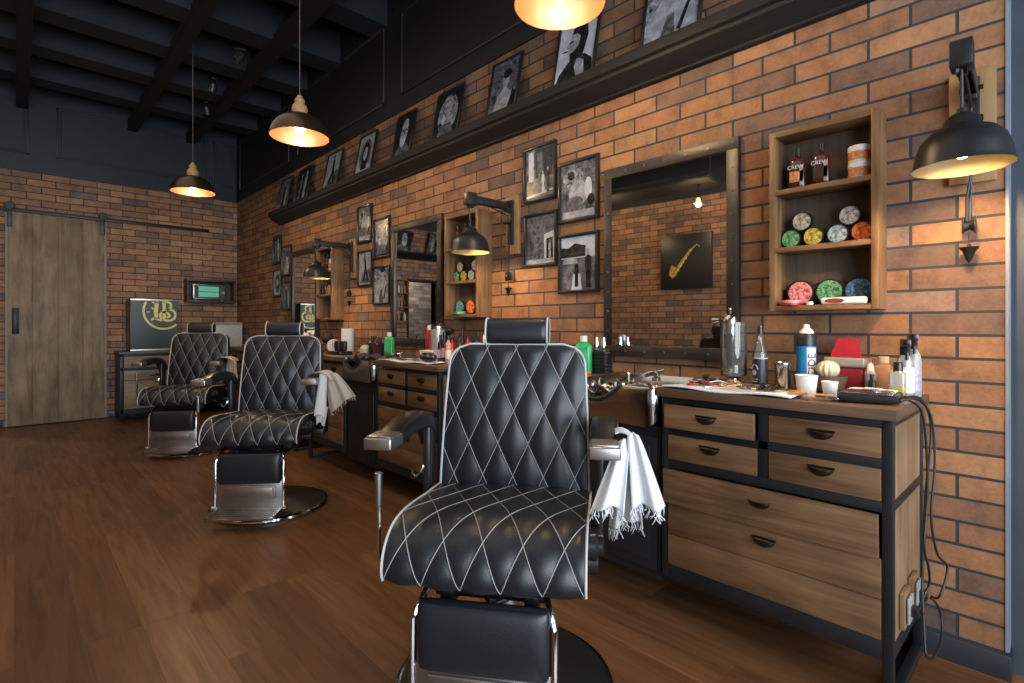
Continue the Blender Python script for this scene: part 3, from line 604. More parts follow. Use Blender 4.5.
# wash basins between the cabinets
def make_basin(y0, label, w=.478):
    t = thing('wash_basin', label, 'basin', (D, y0, 0), 0, 'steel wash basins'); zt = .905; f = FX-.03; yc = w*.62
    dip = lambda y: -.065*max(0, math.cos(min(1, abs(y-yc)/.13)*math.pi/2))**.9
    def top(x, y):
        u = (x-f)/(-.03-f); e = min(1, min(y, w-y)/.05, (1-u)/.1); e = max(0, e)
        d = .15*(e*e*(3-2*e))*min(1, (u+.02)/.16)**.8 if u > 0 else 0
        lip = dip(y)*max(0, 1-u/.3)
        return zt + lip*(1 if d < .02 else .4) - d
    m = MB(); m.grid(lambda a, b: (f+(-.004-f)*a, w*b, top(f+(-.03-f)*a, w*b)), 36, 36)
    # front apron with rounded lower corners and the neck dip
    n = 30; r = .05; zb = .745
    def low(y): 
        q = min(y, w-y); return zb + (r-math.sqrt(max(0, r*r-(r-q)**2)) if q < r else 0)
    r2 = .035; cv = lambda y: (r2-math.sqrt(max(0, r2*r2-(r2-min(y, w-y))**2))) if min(y, w-y) < r2 else 0
    ys = [0, .002, .005, .01, .016, .024]+[.035+(w-.07)*i/n for i in range(n+1)]+[w-.024, w-.016, w-.01, w-.005, w-.002, w]
    A = [m.v((f+cv(y), y, zt+dip(y))) for y in ys]; B = [m.v((f-.006+cv(y), y, zt+dip(y)-.012)) for y in ys]; Bm = [m.v((f-.004+cv(y), y, (zt+dip(y)+low(y))/2)) for y in ys]; Cc = [m.v((f+cv(y), y, low(y))) for y in ys]; Dd = [m.v((f+.04, y, low(y)-.0)) for y in ys]; E_ = [m.v((-.05, y, low(y))) for y in ys]
    for p, q in ((A, B), (B, Bm), (Bm, Cc), (Cc, Dd), (Dd, E_)): m.bridge(p, q, False)
    m.f([A[0], B[0], Bm[0], Cc[0], Dd[0], E_[0], m.v((-.05, 0, zt))]); m.f([A[-1], B[-1], Bm[-1], Cc[-1], Dd[-1], E_[-1], m.v((-.05, w, zt))])
    m.build('basin_bowl', M['steel'], t, ang=50)
    m = MB(); m.tube([(f-.004, yc-.14+.28*i/24, zt+dip(yc-.14+.28*i/24)-.004) for i in range(25)], .0085, 8); m.tube([(f+.004, yc-.13+.26*i/24, zt+dip(yc-.13+.26*i/24)-.014) for i in range(25)], .011, 8); m.build('neck_rest', M['rubber'], t, 'black rubber neck rest lip')
    m = MB(); m.box(f+.05, -.02, .004, w-.004, .13, .745); m.box(f+.042, f+.052, .02, w-.02, .16, .7, .003); m.box(f+.036, f+.044, .05, w-.05, .2, .66, .004); m.build('base_panel', M['blackmetal'], t)
    for y in (.02, w-.045): m = MB(); m.box(-.1, -.06, y, y+.025, 0, .13); m.build('leg', M['blackmetal'], t)
    m = MB(); m.lathe([(.02, zt-.01), (.02, zt+.006), (.015, zt+.01), (.016, zt+.03), (.012, zt+.036)], (-.17, w*.42, 0), 18)
    m.tube([(-.17, w*.42, zt+.02), (-.2, w*.44, zt+.026), (-.23, w*.47, zt+.018)], [.011, .012, .01]); m.tube([(-.17, w*.42, zt+.03), (-.15, w*.36, zt+.042)], .005)
    m.build('faucet', M['chrome'], t); return t
for k in range(3): make_basin(1.116+k*CP, '%s stainless steel wash basin with dipped front rim between the cabinets' % nm[k])

# ------------------------------------------------------------------ barber chairs
def make_chair():
    t = thing('barber_chair', 'black quilted barber chair in the foreground, white towel on its arm', 'chair', (0, 0, 0), 0, 'quilted black leather barber chairs')
    W = .272; p_, q_ = .108, .225
    def quilt(u, s): u = u+p_/2; a = math.sin(math.pi*(u/p_+s/q_)); b = math.sin(math.pi*(u/p_-s/q_)); return (abs(a)*abs(b))**.7
    # ---- base
    m = MB(); m.lathe([(.338, 0), (.348, .004), (.35, .012), (.346, .022), (.335, .027), (.322, .029)], n=64, caps=False); m.build('base_ring', M['chrome'], t)
    m = MB(); m.lathe([(.336, .001), (.33, .028), (.30, .033), (.2, .045), (.11, .062), (.075, .075), (.06, .09)], n=64); m.build('base_plate', M['black_pl'], t)
    m = MB(); m.lathe([(.062, .08), (.062, .2), (.05, .205), (.05, .41)], n=28); m.build('column', M['alu'], t)
    m = MB(); m.box(-.2, .2, -.2, .16, .405, .452, .006); m.box(-.14, -.1, -.24, .05, .36, .41, .004); m.box(.1, .14, -.24, .05, .36, .41, .004); m.lathe([(.014, -.16), (.014, .16)], (0, -.2, .39), 12, 'x')
    m.tube([(-.02, -.2, .4), (.0, -.23, .37), (.05, -.2, .38)], .008); m.build('mechanism', M['darkmetal'], t)
    # ---- seat
    prof = [(.17, .578), (.1, .583), (0, .590), (-.1, .598), (-.17, .602), (-.225, .598), (-.268, .585), (-.302, .562), (-.326, .53), (-.335, .50), (-.334, .482), (-.327, .467)]
    P = [Vector((0, y, z)) for y, z in prof]
    def cr(i, f):
        a, b, c, d = P[max(0, i-1)], P[i], P[min(len(P)-1, i+1)], P[min(len(P)-1, i+2)]
        return .5*((2*b)+(c-a)*f+(2*a-5*b+4*c-d)*f*f+(3*b-a-3*c+d)*f**3)
    fine = []
    for i in range(len(P)-1):
        for k in range(10): fine.append(cr(i, k/10))
    fine.append(P[-1]); acc = [0]
    for a, b in zip(fine, fine[1:]): acc.append(acc[-1]+(b-a).length)
    tot = acc[-1]
    def along(s):
        s = min(tot, max(0, s)); i = 0
        import bisect
        i = min(len(acc)-2, max(0, bisect.bisect_right(acc, s)-1)); f = (s-acc[i])/max(1e-9, acc[i+1]-acc[i])
        p = fine[i].lerp(fine[i+1], f); tg = (fine[i+1]-fine[i]).normalized(); return p, Vector((0, tg.z, -tg.y))
    def nrm(s):
        a, b = along(max(0, s-.02))[0], along(min(tot, s+.02))[0]; tg = (b-a).normalized(); return Vector((0, tg.z, -tg.y))*1
    def seat(u, s, extra=0):
        p = along(s)[0]; n = nrm(s)
        if n.z < 0 and s < tot*.4: n = -n
        if n.y > 0 and s > tot*.6: n = -n
        e = min(1, (W-abs(u))/.03); h = .0085*quilt(u, tot-s)*min(1, max(0, e))**.5 + .012*(1-(u/W)**2)
        q = p+n*(h+extra); return Vector((u, q.y, q.z))
    m = MB(); nu, nv = 96, 84
    V = m.grid(lambda a, b: seat(-W+2*W*a, tot*b), nu, nv)
    ub = [m.v((-W+2*W*i/nu, -.30, .462)) for i in range(nu+1)]; uc = [m.v((-W+2*W*i/nu, .175, .455)) for i in range(nu+1)]
    m.bridge([V[i][nv] for i in range(nu+1)], ub, False); m.bridge(ub, uc, False); m.bridge(uc, [V[i][0] for i in range(nu+1)], False)
    for i in (0, nu): m.f([V[i][j] for j in range(nv+1)] + [ub[i], uc[i]])
    st = m.build('seat', M['leather'], t, ang=60)
    def stitches(fn, ok, s0, s1, us, rad, n=70):
        mb = MB(); K = int((us/p_)+(s1/q_))+3
        for sg in (1, -1):
            for k in range(-K, K+1):
                run = []
                for i in range(n+1):
                    s = s0+(s1-s0)*i/n; u = p_*(k+.5) - sg*p_*s/q_
                    if ok(u, s): run.append(fn(u, s))
                    elif len(run) > 1: mb.tube(run, rad, 5); run = []
                    else: run = []
                if len(run) > 1: mb.tube(run, rad, 5)
        return mb
    mb = stitches(lambda u, s: seat(u, tot-s, .0022), lambda u, s: abs(u) < W-.002, 0, tot, W, .00118, 90); mb.build('stitching', M['thread'], st, 'white diamond stitching')
    m = MB()
    for u in (-W, W):
        m = MB(); m.tube([seat(u*.998, tot*i/60, .002) for i in range(61)], .0038, 6); m.build('piping', M['stitch'], st, 'white piping')
    # ---- backrest (built upright, then tilted back)
    H = .52; tilt = Matrix.Translation((0, .165, .57)) @ Matrix.Rotation(-R(8.5), 4, 'X')
    def hw(w):
        base = .266-.02*(w/H)**1.5; r = .075
        if w > H-r: base = base-r+math.sqrt(max(0, r*r-(w-(H-r))**2))
        return base
    def back(u, w, extra=0):
        hw_ = hw(w); e = max(0, min(1, (hw_-abs(u))/.035, (H-w)/.03+.02)); dome = .034*(1-(u/.3)**2)*math.sin(math.pi*min(1, max(0, w/H*.9+.08)))
        return Vector((u, -(0.0095*quilt(u, w+.06)*e**.5+dome+extra), w))
    m = MB(); m.T = tilt; nu, nv = 90, 92
    V = m.grid(lambda a, b: back((2*a-1)*hw(H*b), H*b), nu, nv)
    Bk = [[m.v(((2*i/nu-1)*hw(H*j/nv)*.985, .085+.0*j, H*j/nv)) for j in (0, nv//3, 2*nv//3, nv-8, nv-4, nv-2, nv)] for i in range(nu+1)]
    js = (0, nv//3, 2*nv//3, nv-8, nv-4, nv-2, nv)
    for i in range(nu):
        for a in range(len(js)-1): m.f([Bk[i][a], Bk[i][a+1], Bk[i+1][a+1], Bk[i+1][a]])
        m.f([V[i][0], V[i+1][0], Bk[i+1][0], Bk[i][0]]); m.f([V[i][nv], V[i+1][nv], Bk[i+1][-1], Bk[i][-1]])
    for i in (0, nu):
        for a in range(len(js)-1): m.f([V[i][j] for j in range(js[a], js[a+1]+1)]+[Bk[i][a+1], Bk[i][a]])
    bk = m.build('backrest', M['leather'], t, ang=60)
    mb = MB(); K = 10
    ok = lambda u, w: 0 <= w <= H and abs(u) < hw(w)-.003
    for sg in (1, -1):
        for k in range(-K, K+1):
            run = []
            for i in range(91):
                w = H*i/90; u = p_*(k+.5)-sg*p_*(w+.06)/q_
                if ok(u, w): run.append(tilt @ back(u, w, .002))
                else:
                    if len(run) > 1: mb.tube(run, .00115, 5)
                    run = []
            if len(run) > 1: mb.tube(run, .00115, 5)
    mb.build('stitching', M['thread'], bk, 'white diamond stitching')
    m = MB(); loop = [(-hw(H*i/40), H*i/40) for i in range(41)]
    loop += [(-hw(H)+2*hw(H)*i/16, H) for i in range(1, 16)] + [(hw(H*i/40), H*i/40) for i in range(40, -1, -1)]
    m.tube([tilt @ back(u*.999, w, .001) for u, w in loop], .0042, 6); m.build('piping', M['stitch'], bk, 'white piping')
    m = MB(); m.T = tilt; m.box(-.2, .2, .085, .1, .03, .42, .005); m.box(-.03, .03, .06, .09, .4, .6, .004); m.build('back_plate', M['darkmetal'], t)
    # ---- headrest roll
    m = MB(); m.T = tilt @ Matrix.Translation((0, .015, .567)); n = 28; rings = []
    for u, k in ((-.115, .9), (-.113, .97), (-.09, 1), (0, 1.02), (.09, 1), (.113, .97), (.115, .9)):
        rings.append(m.ring([(u, .043*k*math.copysign(abs(math.cos(a))**.75, math.cos(a)), .05*k*math.copysign(abs(math.sin(a))**.75, math.sin(a))) for a in [2*math.pi*i/n for i in range(n)]]))
    for a, b in zip(rings, rings[1:]): m.bridge(a, b)
    m.f(rings[0]); m.f(rings[-1]); hr = m.build('headrest', M['leather'], t, ang=60)
    for u in (-.113, .113):
        m = MB(); m.T = tilt @ Matrix.Translation((0, .015, .567)); m.tube([(u, .044*math.copysign(abs(math.cos(a))**.75, math.cos(a)), .051*math.copysign(abs(math.sin(a))**.75, math.sin(a))) for a in [2*math.pi*i/n for i in range(n)]], .0038, 6, True); m.build('piping', M['stitch'], hr, 'white piping')
    # ---- arms
    for sx in (-1, 1):
        m = MB(); cx = sx*.318; rings = []; n = 20
        path = [(-.175, .812, .04, .022), (-.15, .816, .042, .025), (-.09, .826, .043, .028), (-.02, .834, .043, .029), (.06, .832, .042, .029), (.13, .816, .04, .03), (.175, .78, .037, .032), (.2, .73, .034, .03)]
        for i, (y, z, a, b) in enumerate(path):
            y0, z0 = path[max(0, i-1)][:2]; y1, z1 = path[min(len(path)-1, i+1)][:2]; tg = Vector((0, y1-y0, z1-z0)).normalized(); up = Vector((0, -tg.z, tg.y))
            rings.append(m.ring([Vector((cx, y, z))+Vector((a*math.copysign(abs(math.cos(q))**.6, math.cos(q)), 0, 0))+up*b*math.copysign(abs(math.sin(q))**.6, math.sin(q)) for q in [2*math.pi*k/n for k in range(n)]]))
        for a, b in zip(rings, rings[1:]): m.bridge(a, b)
        m.f(rings[0]); m.f(rings[-1]); ar = m.build('armrest', M['armleather'], t, ang=60)
        m = MB(); m.box(cx-.042, cx+.042, -.262, -.168, .797, .831, .005, 3); m.box(cx-.036, cx+.036, -.255, -.175, .83, .836, .002); m.build('ashtray_cap', M['alu'], ar, 'satin metal ashtray cap on the arm end')
        m = MB(); m.box(sx*.288, sx*.315, .11, .19, .47, .80, .008); m.box(sx*.2, sx*.315, .06, .19, .435, .475, .006); m.build('arm_support', M['black_pl'], t)
    m = MB(); m.tube([(-.31, .12, .665), (-.325, .105, .63), (-.34, .105, .62), (-.35, .105, .632), (-.35, .105, .645)], .005); m.build('towel_hook', M['chrome'], t)
    m = MB(); m.tube([(-.262, -.27, .49), (-.295, -.275, .49), (-.305, -.276, .505), (-.306, -.277, .66)], .0058); hd = m.build('lever', M['chrome'], t)
    m = MB(); m.lathe([(.007, .645), (.0095, .652), (.0105, .73), (.0115, .738), (.0085, .742)], (-.306, -.277, 0), 14); m.build('lever_grip', M['alu'], hd)
    m = MB(); m.lathe([(.04, .272), (.04, .295), (.032, .301), (.026, .301), (.026, .312), (.02, .316)], (0, -.16, .53), 26, 'x'); m.lathe([(.033, .27), (.033, .3)], (0, -.13, .47), 20, 'x'); m.build('tilt_knob', M['black_pl'], t)
    # ---- leg rest and foot plate
    for sx in (-1, 1):
        m = MB(); m.tube([(sx*.15, -.16, .43), (sx*.16, -.24, .44), (sx*.168, -.275, .42), (sx*.184, -.3, .385), (sx*.191, -.31, .36), (sx*.191, -.318, .1), (sx*.19, -.32, .085)], .0095, 10); m.build('legrest_rail', M['chrome'], t)
    m = MB(); n = 24; rings = []
    for z, k in ((.234, .62), (.236, .78), (.246, .95), (.27, 1.12), (.32, 1.25), (.365, 1.15), (.392, .95), (.407, .75), (.412, .5)):
        rings.append(m.ring([(.179*(1 if k > .8 else .985)*math.copysign(abs(math.cos(a))**.25, math.cos(a)), -.305+.03*k*math.copysign(abs(math.sin(a))**.6, math.sin(a)), z) for a in [2*math.pi*i/n for i in range(n)]]))
    for a, b in zip(rings, rings[1:]): m.bridge(a, b)
    m.f(rings[0]); m.f(rings[-1]); m.build('legrest', M['leather'], t, ang=60)
    m = MB(); m.box(-.182, .182, -.318, -.304, .09, .25, .003); m.box(-.15, .15, -.326, -.316, .15, .225, .006, 3); m.box(-.13, .13, -.329, -.325, .165, .212, .003); m.build('legrest_panel', M['alu'], t)
    m = MB(); m.T = Matrix.Translation((0, -.312, .095)) @ Matrix.Rotation(R(6), 4, 'X')
    m.box(-.186, .186, -.15, .0, -.012, .002, .003)
    for i in range(6): m.box(-.178, .178, -.142+i*.024, -.128+i*.024, .002, .007, .002)
    for sx in (-1, 1): m.lathe([(.016, .187), (.016, .208), (.01, .214)] if sx > 0 else [(.01, -.214), (.016, -.208), (.016, -.187)], (0, -.01, -.002), 14, 'x')
    m.build('foot_plate', M['steel'], t); return t
chair = make_chair()
chair.location = (1.145, 1.245, 0); chair.rotation_euler = (0, 0, R(216.6-270))
copy_tree(chair, (1.191, 3.513, 0), 'middle black quilted barber chair, second from the camera', R(231-270))
copy_tree(chair, (1.183, 5.628, 0), 'farthest black quilted barber chair, in front of the lettered box', R(235-270))

# towels hanging from the chair arms (chair-local coordinates)
def cloth(name, parent, mat, top, bot, zt, zb, n, amp, seed, curl=0, label=None, fringe=0):
    rnd = random.Random(seed); m = MB(); ph = rnd.random()*6
    def fn(a, b):
        x = top[0]+(top[1]-top[0])*a; X = bot[0]+(bot[1]-bot[0])*a; k = b**.9
        y = top[2]*(1-k)+bot[2]*k + amp*(.35+.65*k)*math.sin(a*n*2*math.pi+ph+.5*b)
        z = zt+(zb-zt)*b+curl*math.sin(math.pi*a)*(1-b)**2 - .012*k*math.sin(a*5+ph) + bot[3]*k*(a-.5)
        return (x*(1-k)+X*k, y, z)
    m.grid(fn, 40, 26)
    if fringe:
        for i in range(fringe):
            a = rnd.random(); p = Vector(fn(a, 1)); m.tube([p, p+Vector((rnd.uniform(-.006, .006), 0, -.012)), p+Vector((rnd.uniform(-.012, .012), rnd.uniform(-.006, .006), -rnd.uniform(.016, .034)))], .0011, 4)
    o = m.build(name, mat, parent, label, ang=180); md = o.modifiers.new('s', 'SOLIDIFY'); md.thickness = .003; return o
def towel(loc, rz, label, kind):
    t = thing('hand_towel', label, 'towel', loc, rz, 'towels on the chair arms')
    if kind == 0:
        m = MB(); m.grid(lambda a, b: (.346+.06*a, -.165+.07*b+.006*math.sin(9*a), .851+.006*math.sin(3.14*a)-.03*a**3), 14, 10); o = m.build('fold', M['towel'], t, ang=180); md = o.modifiers.new('s', 'SOLIDIFY'); md.thickness = .004
        cloth('drape', t, M['towel'], (.356, .385, -.2), (.282, .366, -.255, -.02), .835, .665, 1.2, .014, 3, .01, fringe=26)
        cloth('drape', t, M['towel'], (.38, .408, -.2), (.39, .478, -.20, .02), .85, .66, 1.5, .014, 5, .012, fringe=30)
        cloth('lining', t, M['towel_g'], (.362, .4, -.17), (.33, .42, -.2, 0), .82, .61, 2.2, .014, 8, 0, 'grey woven underside of the towel', fringe=34)
    elif kind == 1:
        m = MB(); m.grid(lambda a, b: (.33+.1*a, -.19+.16*b+.006*math.sin(9*a), .866+.008*math.sin(3.14*a)-.05*a**3), 14, 10); o = m.build('fold', M['towel_b'], t, ang=180); md = o.modifiers.new('s', 'SOLIDIFY'); md.thickness = .005
        cloth('drape', t, M['towel_b'], (.37, .45, -.14), (.40, .56, -.1, .1), .86, .66, 2.2, .016, 4, .0, fringe=16)
        cloth('drape', t, M['towel'], (.36, .40, -.18), (.335, .405, -.22, -.02), .862, .60, 1.0, .012, 9, 0, 'white front fold')
        cloth('lower_fold', t, M['towel'], (.295, .38, -.05), (.31, .36, -.08, 0), .64, .53, 1.5, .012, 12)
    else:
        m = MB(); m.grid(lambda a, b: (.33+.1*a, -.15+.16*b+.006*math.sin(9*a), .868-.04*a**3), 14, 10); o = m.build('fold', M['towel_b'], t, ang=180); md = o.modifiers.new('s', 'SOLIDIFY'); md.thickness = .005
        cloth('drape', t, M['towel_b'], (.375, .44, -.1), (.35, .46, -.1, .0), .86, .58, 2.0, .014, 14, 0)
    return t
towel((1.145, 1.245, 0), R(216.6-270), 'white frayed towel hanging from the front chair arm', 0)
towel((1.191, 3.513, 0), R(231-270), 'beige and white towel bunched over the middle chair arm', 1)
towel((1.183, 5.628, 0), R(235-270), 'beige towel over the farthest chair arm', 2)

# ------------------------------------------------------------------ pendant lamps
def make_pendant():
    t = thing('pendant_lamp', 'brass domed pendant lamp cut off by the top of the picture', 'lamp', (0, 0, 2.45), 0, 'brass pendant lamps')
    out = [(.185, 0), (.182, .025), (.168, .062), (.145, .095), (.11, .124), (.07, .143), (.045, .15)]
    inn = [(.181, .0), (.177, .025), (.163, .06), (.141, .09), (.107, .118), (.065, .136), (.001, .142)]
    m = MB(); m.lathe(out, n=48, caps=False); sh = m.build('lamp_shade', M['brass_out'], t)
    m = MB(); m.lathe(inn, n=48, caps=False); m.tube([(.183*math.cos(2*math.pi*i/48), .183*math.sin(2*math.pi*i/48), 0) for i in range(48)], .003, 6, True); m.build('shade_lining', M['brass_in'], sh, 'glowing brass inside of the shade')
    m = MB(); m.lathe([(.045, .148), (.048, .16), (.05, .18), (.044, .205), (.032, .217), (.028, .222), (.033, .232), (.03, .245), (.018, .256), (.02, .262), (.012, .272), (.004, .278)], n=24); m.build('turned_cap', M['turnedwood'], t, 'pale turned wooden cap')
    m = MB(); m.lathe([(.017, .11), (.017, .14)], n=14); m.ell((0, 0, .062), .032, .032, .045); m.build('bulb', M['bulb_big'], t)
    m = MB(); m.tube([(0, 0, .27), (0, 0, 1.63)], .0032, 6); m.build('cord', plain('cord_brown', (.1, .08, .065), .6), t)
    m = MB(); m.lathe([(.03, 1.565), (.045, 1.575), (.045, 1.645)], n=20); m.build('ceiling_rose', M['blackmetal'], t); return t
PEN = [(1.6, 1.41, 2.452), (1.36, 3.465, 2.393), (1.21, 5.62, 2.405)]
pen = make_pendant(); pen.location = PEN[0]
copy_tree(pen, PEN[1], 'brass domed pendant lamp above the middle chair'); copy_tree(pen, PEN[2], 'farthest brass domed pendant lamp, in front of the dark panelled wall')

# ceiling spotlights
def spot(x, y, rz, lab):
    t = thing('ceiling_spotlight', lab, 'spotlight', (x, y, 3.66), rz, 'small track spotlights')
    m = MB(); m.box(-.02, .02, -.05, .05, -.02, .0, .002); m.tube([(0, 0, 0), (0, 0, -.06)], .006); m.build('mount', M['blackmetal'], t)
    m = MB(); m.T = Matrix.Translation((0, 0, -.08)) @ Matrix.Rotation(R(35), 4, 'X'); m.lathe([(.02, .05), (.034, .03), (.038, -.05), (.034, -.052), (.03, -.03), (.001, -.028)], n=20); m.build('spot_head', M['blackmetal'], t)
    m = MB(); m.T = Matrix.Translation((0, 0, -.08)) @ Matrix.Rotation(R(35), 4, 'X')
    for i in range(4): m.tube([(.0385*math.cos(2*math.pi*k/20), .0385*math.sin(2*math.pi*k/20), -.03+i*.018) for k in range(20)], .004, 5, True)
    m.build('cooling_fin', M['alu'], t)
spot(1.46, 5.96, 0, 'small ceiling spotlight between the two nearest hanging lamps'); spot(1.478, 5.134, R(60), 'ribbed ceiling spotlight left of the middle pendant cord'); spot(1.567, 6.635, R(-30), 'lowest and farthest small ceiling spotlight near the corner')

# ------------------------------------------------------------------ far wall: cabinet, lettered box, radio
cf = thing('side_cabinet', 'low grey wood cabinet with black frame against the far wall', 'cabinet', (.917, L-.02, 0))
wd, dp, ht = 1.38, .46, .84
m = MB(); b = .035
for x in (0, wd-b):
    for y in (-dp, -b): m.box(x, x+b, y, y+b, 0, ht-.03, .002)
m.box(0, wd, -dp, -dp+b, ht-.055, ht-.03); m.box(0, wd, -dp, -dp+b, .1, .14); m.box(wd*.48, wd*.48+b, -dp, -dp+b, .1, ht-.03); m.box(0, wd, -dp, -dp+.02, .615, .64)
m.build('frame', M['blackmetal'], cf)
m = MB(); m.box(-.01, wd+.01, -dp-.012, 0, ht-.03, ht, .003); m.build('cabinet_top', plain('cab_top_grey', (.07, .062, .055), .45), cf)
m = MB(); m.box(.004, wd-.004, -dp+.03, -.004, .12, ht-.04); m.build('carcass', M['boxdark'], cf)
GW = wood('grey_oak', (.12, .09, .065), (.24, .185, .13), (.32, .26, .19), 'x', .5)
for x0, x1 in ((b, wd*.48), (wd*.48+b, wd-b)):
    for z0, z1 in ((.645, .78), (.49, .61), (.145, .485)):
        m = MB(); m.box(x0+.003, x1-.003, -dp-.002, -dp+.03, z0, z1, .002); d = m.build('drawer', GW, cf)
        m = MB(); m.box((x0+x1)/2-.05, (x0+x1)/2+.05, -dp-.018, -dp-.001, (z0+z1)/2-.012, (z0+z1)/2+.014, .006); m.build('drawer_handle', M['bronze'], d)
# lettered box
bx = thing('lettered_box', 'dark slate box with gold monogram in a ring, on the far cabinet', 'box', (1.285, 8.0, ht))
m = MB(); m.box(-.252, .252, -.05, .26, .0, .655, .003); m.build('box_body', M['black_pl'], bx)
m = MB(); m.box(-.246, .25, -.056, -.05, .025, .63); m.build('front_face', M['sign'], bx)
m = MB(); m.box(-.252, .252, -.062, -.05, .63, .655, .002); m.box(-.252, .252, -.062, -.05, 0, .022, .002); m.build('edge_strip', M['alu'], bx)
def ribbon(mb, pts, ws, d=-.058):
    pts = [(x*.92+.002, z) for x, z in pts]; ws = [q*1.22 for q in ws] if isinstance(ws, list) else ws*1.22
    L_, Rr = [], []
    for i, (x, z) in enumerate(pts):
        a = Vector(pts[max(0, i-1)]); c = Vector(pts[min(len(pts)-1, i+1)]); tg = (c-a).normalized(); nn = Vector((-tg.y, tg.x)); w_ = ws[i] if isinstance(ws, list) else ws
        L_.append(mb.v((x+nn.x*w_/2, d, z+nn.y*w_/2))); Rr.append(mb.v((x-nn.x*w_/2, d, z-nn.y*w_/2)))
    mb.bridge(L_, Rr, False)
def spl(pts, n=8):
    P = [Vector(p) for p in pts]; o = []
    for i in range(len(P)-1):
        a, b_, c, d_ = P[max(0, i-1)], P[i], P[i+1], P[min(len(P)-1, i+2)]
        for k in range(n): f = k/n; o.append(tuple(.5*((2*b_)+(c-a)*f+(2*a-5*b_+4*c-d_)*f*f+(3*b_-a-3*c+d_)*f**3)))
    o.append(tuple(P[-1])); return o
m = MB(); cx0, cz0, rr = .105, .505, .232
arc = [(cx0+rr*math.cos(R(a)), cz0+rr*.98*math.sin(R(a))) for a in range(147, 320, 4)]; arc = [p for p in arc if p[0] < .268 and p[1] < .628]
ribbon(m, arc, .02); m.build('ring', M['gold'], bx, 'gold ring')
m = MB()   # L with flared serifs
ribbon(m, spl([(-.005, .612), (.018, .6), (.02, .56), (.014, .5), (.018, .44), (.01, .405)]), [.02]*6+[.036]*28+[.03]*7); ribbon(m, [(-.03, .612), (.045, .618)], .014)
ribbon(m, spl([(-.04, .385), (-.01, .41), (.03, .4), (.07, .385), (.1, .395)]), .02); ribbon(m, spl([(-.035, .55), (-.02, .53), (.0, .545)]), .01)
# B with a curled lower bowl
ribbon(m, spl([(.1, .612), (.112, .58), (.108, .5), (.112, .44), (.1, .41)]), .03); ribbon(m, spl([(.085, .61), (.14, .622), (.185, .6), (.19, .56), (.16, .53), (.12, .52)]), .022)
ribbon(m, spl([(.14, .525), (.2, .52), (.24, .48), (.235, .42), (.19, .385), (.13, .385), (.08, .41), (.065, .45), (.085, .485), (.12, .49), (.16, .47), (.175, .445), (.155, .425), (.135, .435)]), .022)
m.build('monogram', M['gold'], bx, 'gold ornate letters LB')
m = MB(); m.box(-.085, -.045, -.0585, -.058, .49, .496); m.box(-.08, -.05, -.0585, -.058, .478, .483); m.build('small_print', M['white_pl'], bx)
# radio in a niche box
rb = thing('niche_box', 'dark wooden open box fixed to the far wall around a radio', 'box', (1.975, L, 1.475))
m = MB()
for a in ((-.3, .3, 0, .03), (-.3, .3, .285, .315), (-.3, -.275, .03, .285), (.275, .3, .03, .285)): m.box(a[0], a[1], -.2, 0, a[2], a[3], .002)
m.box(-.28, .28, -.02, 0, .02, .29); m.build('box_shell', M['boxdark'], rb)
rd = thing('radio', 'silver radio with glowing green display in the wall box', 'radio', (1.945, L-.15, 1.5052))
m = MB(); m.box(-.2, .2, -.04, .05, .012, .22, .01); m.build('radio_case', M['alu'], rd)
m = MB(); m.box(-.185, .13, -.043, -.04, .03, .205); m.build('display_bezel', M['screen_dk'], rd)
m = MB(); m.box(-.135, .115, -.046, -.043, .12, .19); m.box(-.135, .115, -.046, -.043, .045, .112); m.build('display', M['screen'], rd, 'glowing green display')
m = MB(); m.lathe([(.022, -.06), (.024, -.055), (.024, -.04)], (.165, 0, .11), 18, 'y'); m.build('dial_knob', M['grey_pl'], rd)
m = MB()
for x in (-.16, .16): m.lathe([(.012, 0), (.012, .014)], (x, 0, 0), 10)
m.build('radio_foot', M['white_pl'], rd)
wb = thing('paper_box', 'pale grey box standing on the far cabinet near the corner', 'box', (2.14, 8.02, ht))
m = MB(); m.box(-.17, .17, -.1, .1, 0, .36, .004); m.build('box_body', plain('pale_box', (.56, .6, .59), .5), wb)
m = MB(); m.box(-.17, .17, -.104, -.1, .325, .355); m.build('box_stripe', M['grey_pl'], wb)

# far wall left of the door (seen in the middle mirror)
m = MB(); m.prism([(L+x, z) for x, z in prof_l] if False else [(L, 2.372), (L-.03, 2.372), (L-.05, 2.41), (L-.1, 2.45), (L-.15, 2.472), (L-.15, 2.503), (L-.13, 2.49), (L, 2.49)], XL+.02, -.2, 'yz')
tag(m.build('picture_ledge', M['ledgewood']), 'short black ledge on the far wall reflected in the middle mirror', 'ledge')
for x, art in ((-.38, 'bald'), (-1.05, 'standing'), (-1.7, 'crowd')):
    t = picture(0, 0, .32, .4, art, 'framed photo on the far ledge, %s, reflected in a mirror' % {'bald': 'right', 'standing': 'middle', 'crowd': 'left'}[art], 'photographs on the far ledge', 0, 0, .02, .016)
    t.location = (x, L-.095, 2.492); t.rotation_euler = (R(-11.5), 0, R(90)); t.rotation_mode = 'XYZ'
ws = thing('bottle_shelf', 'open wooden shelf of bottles on the far wall, reflected in middle mirror', 'shelf', (-.355, L, 1.23))
m = MB()
for a in ((-.15, .15, 0, .02), (-.15, .15, .25, .27), (-.15, .15, .5, .52), (-.15, .15, .74, .76), (-.15, -.128, 0, .76), (.128, .15, 0, .76)): m.box(a[0], a[1], -.13, 0, a[2], a[3], .001)
m.build('shelf_frame', M['shelfwood'], ws)
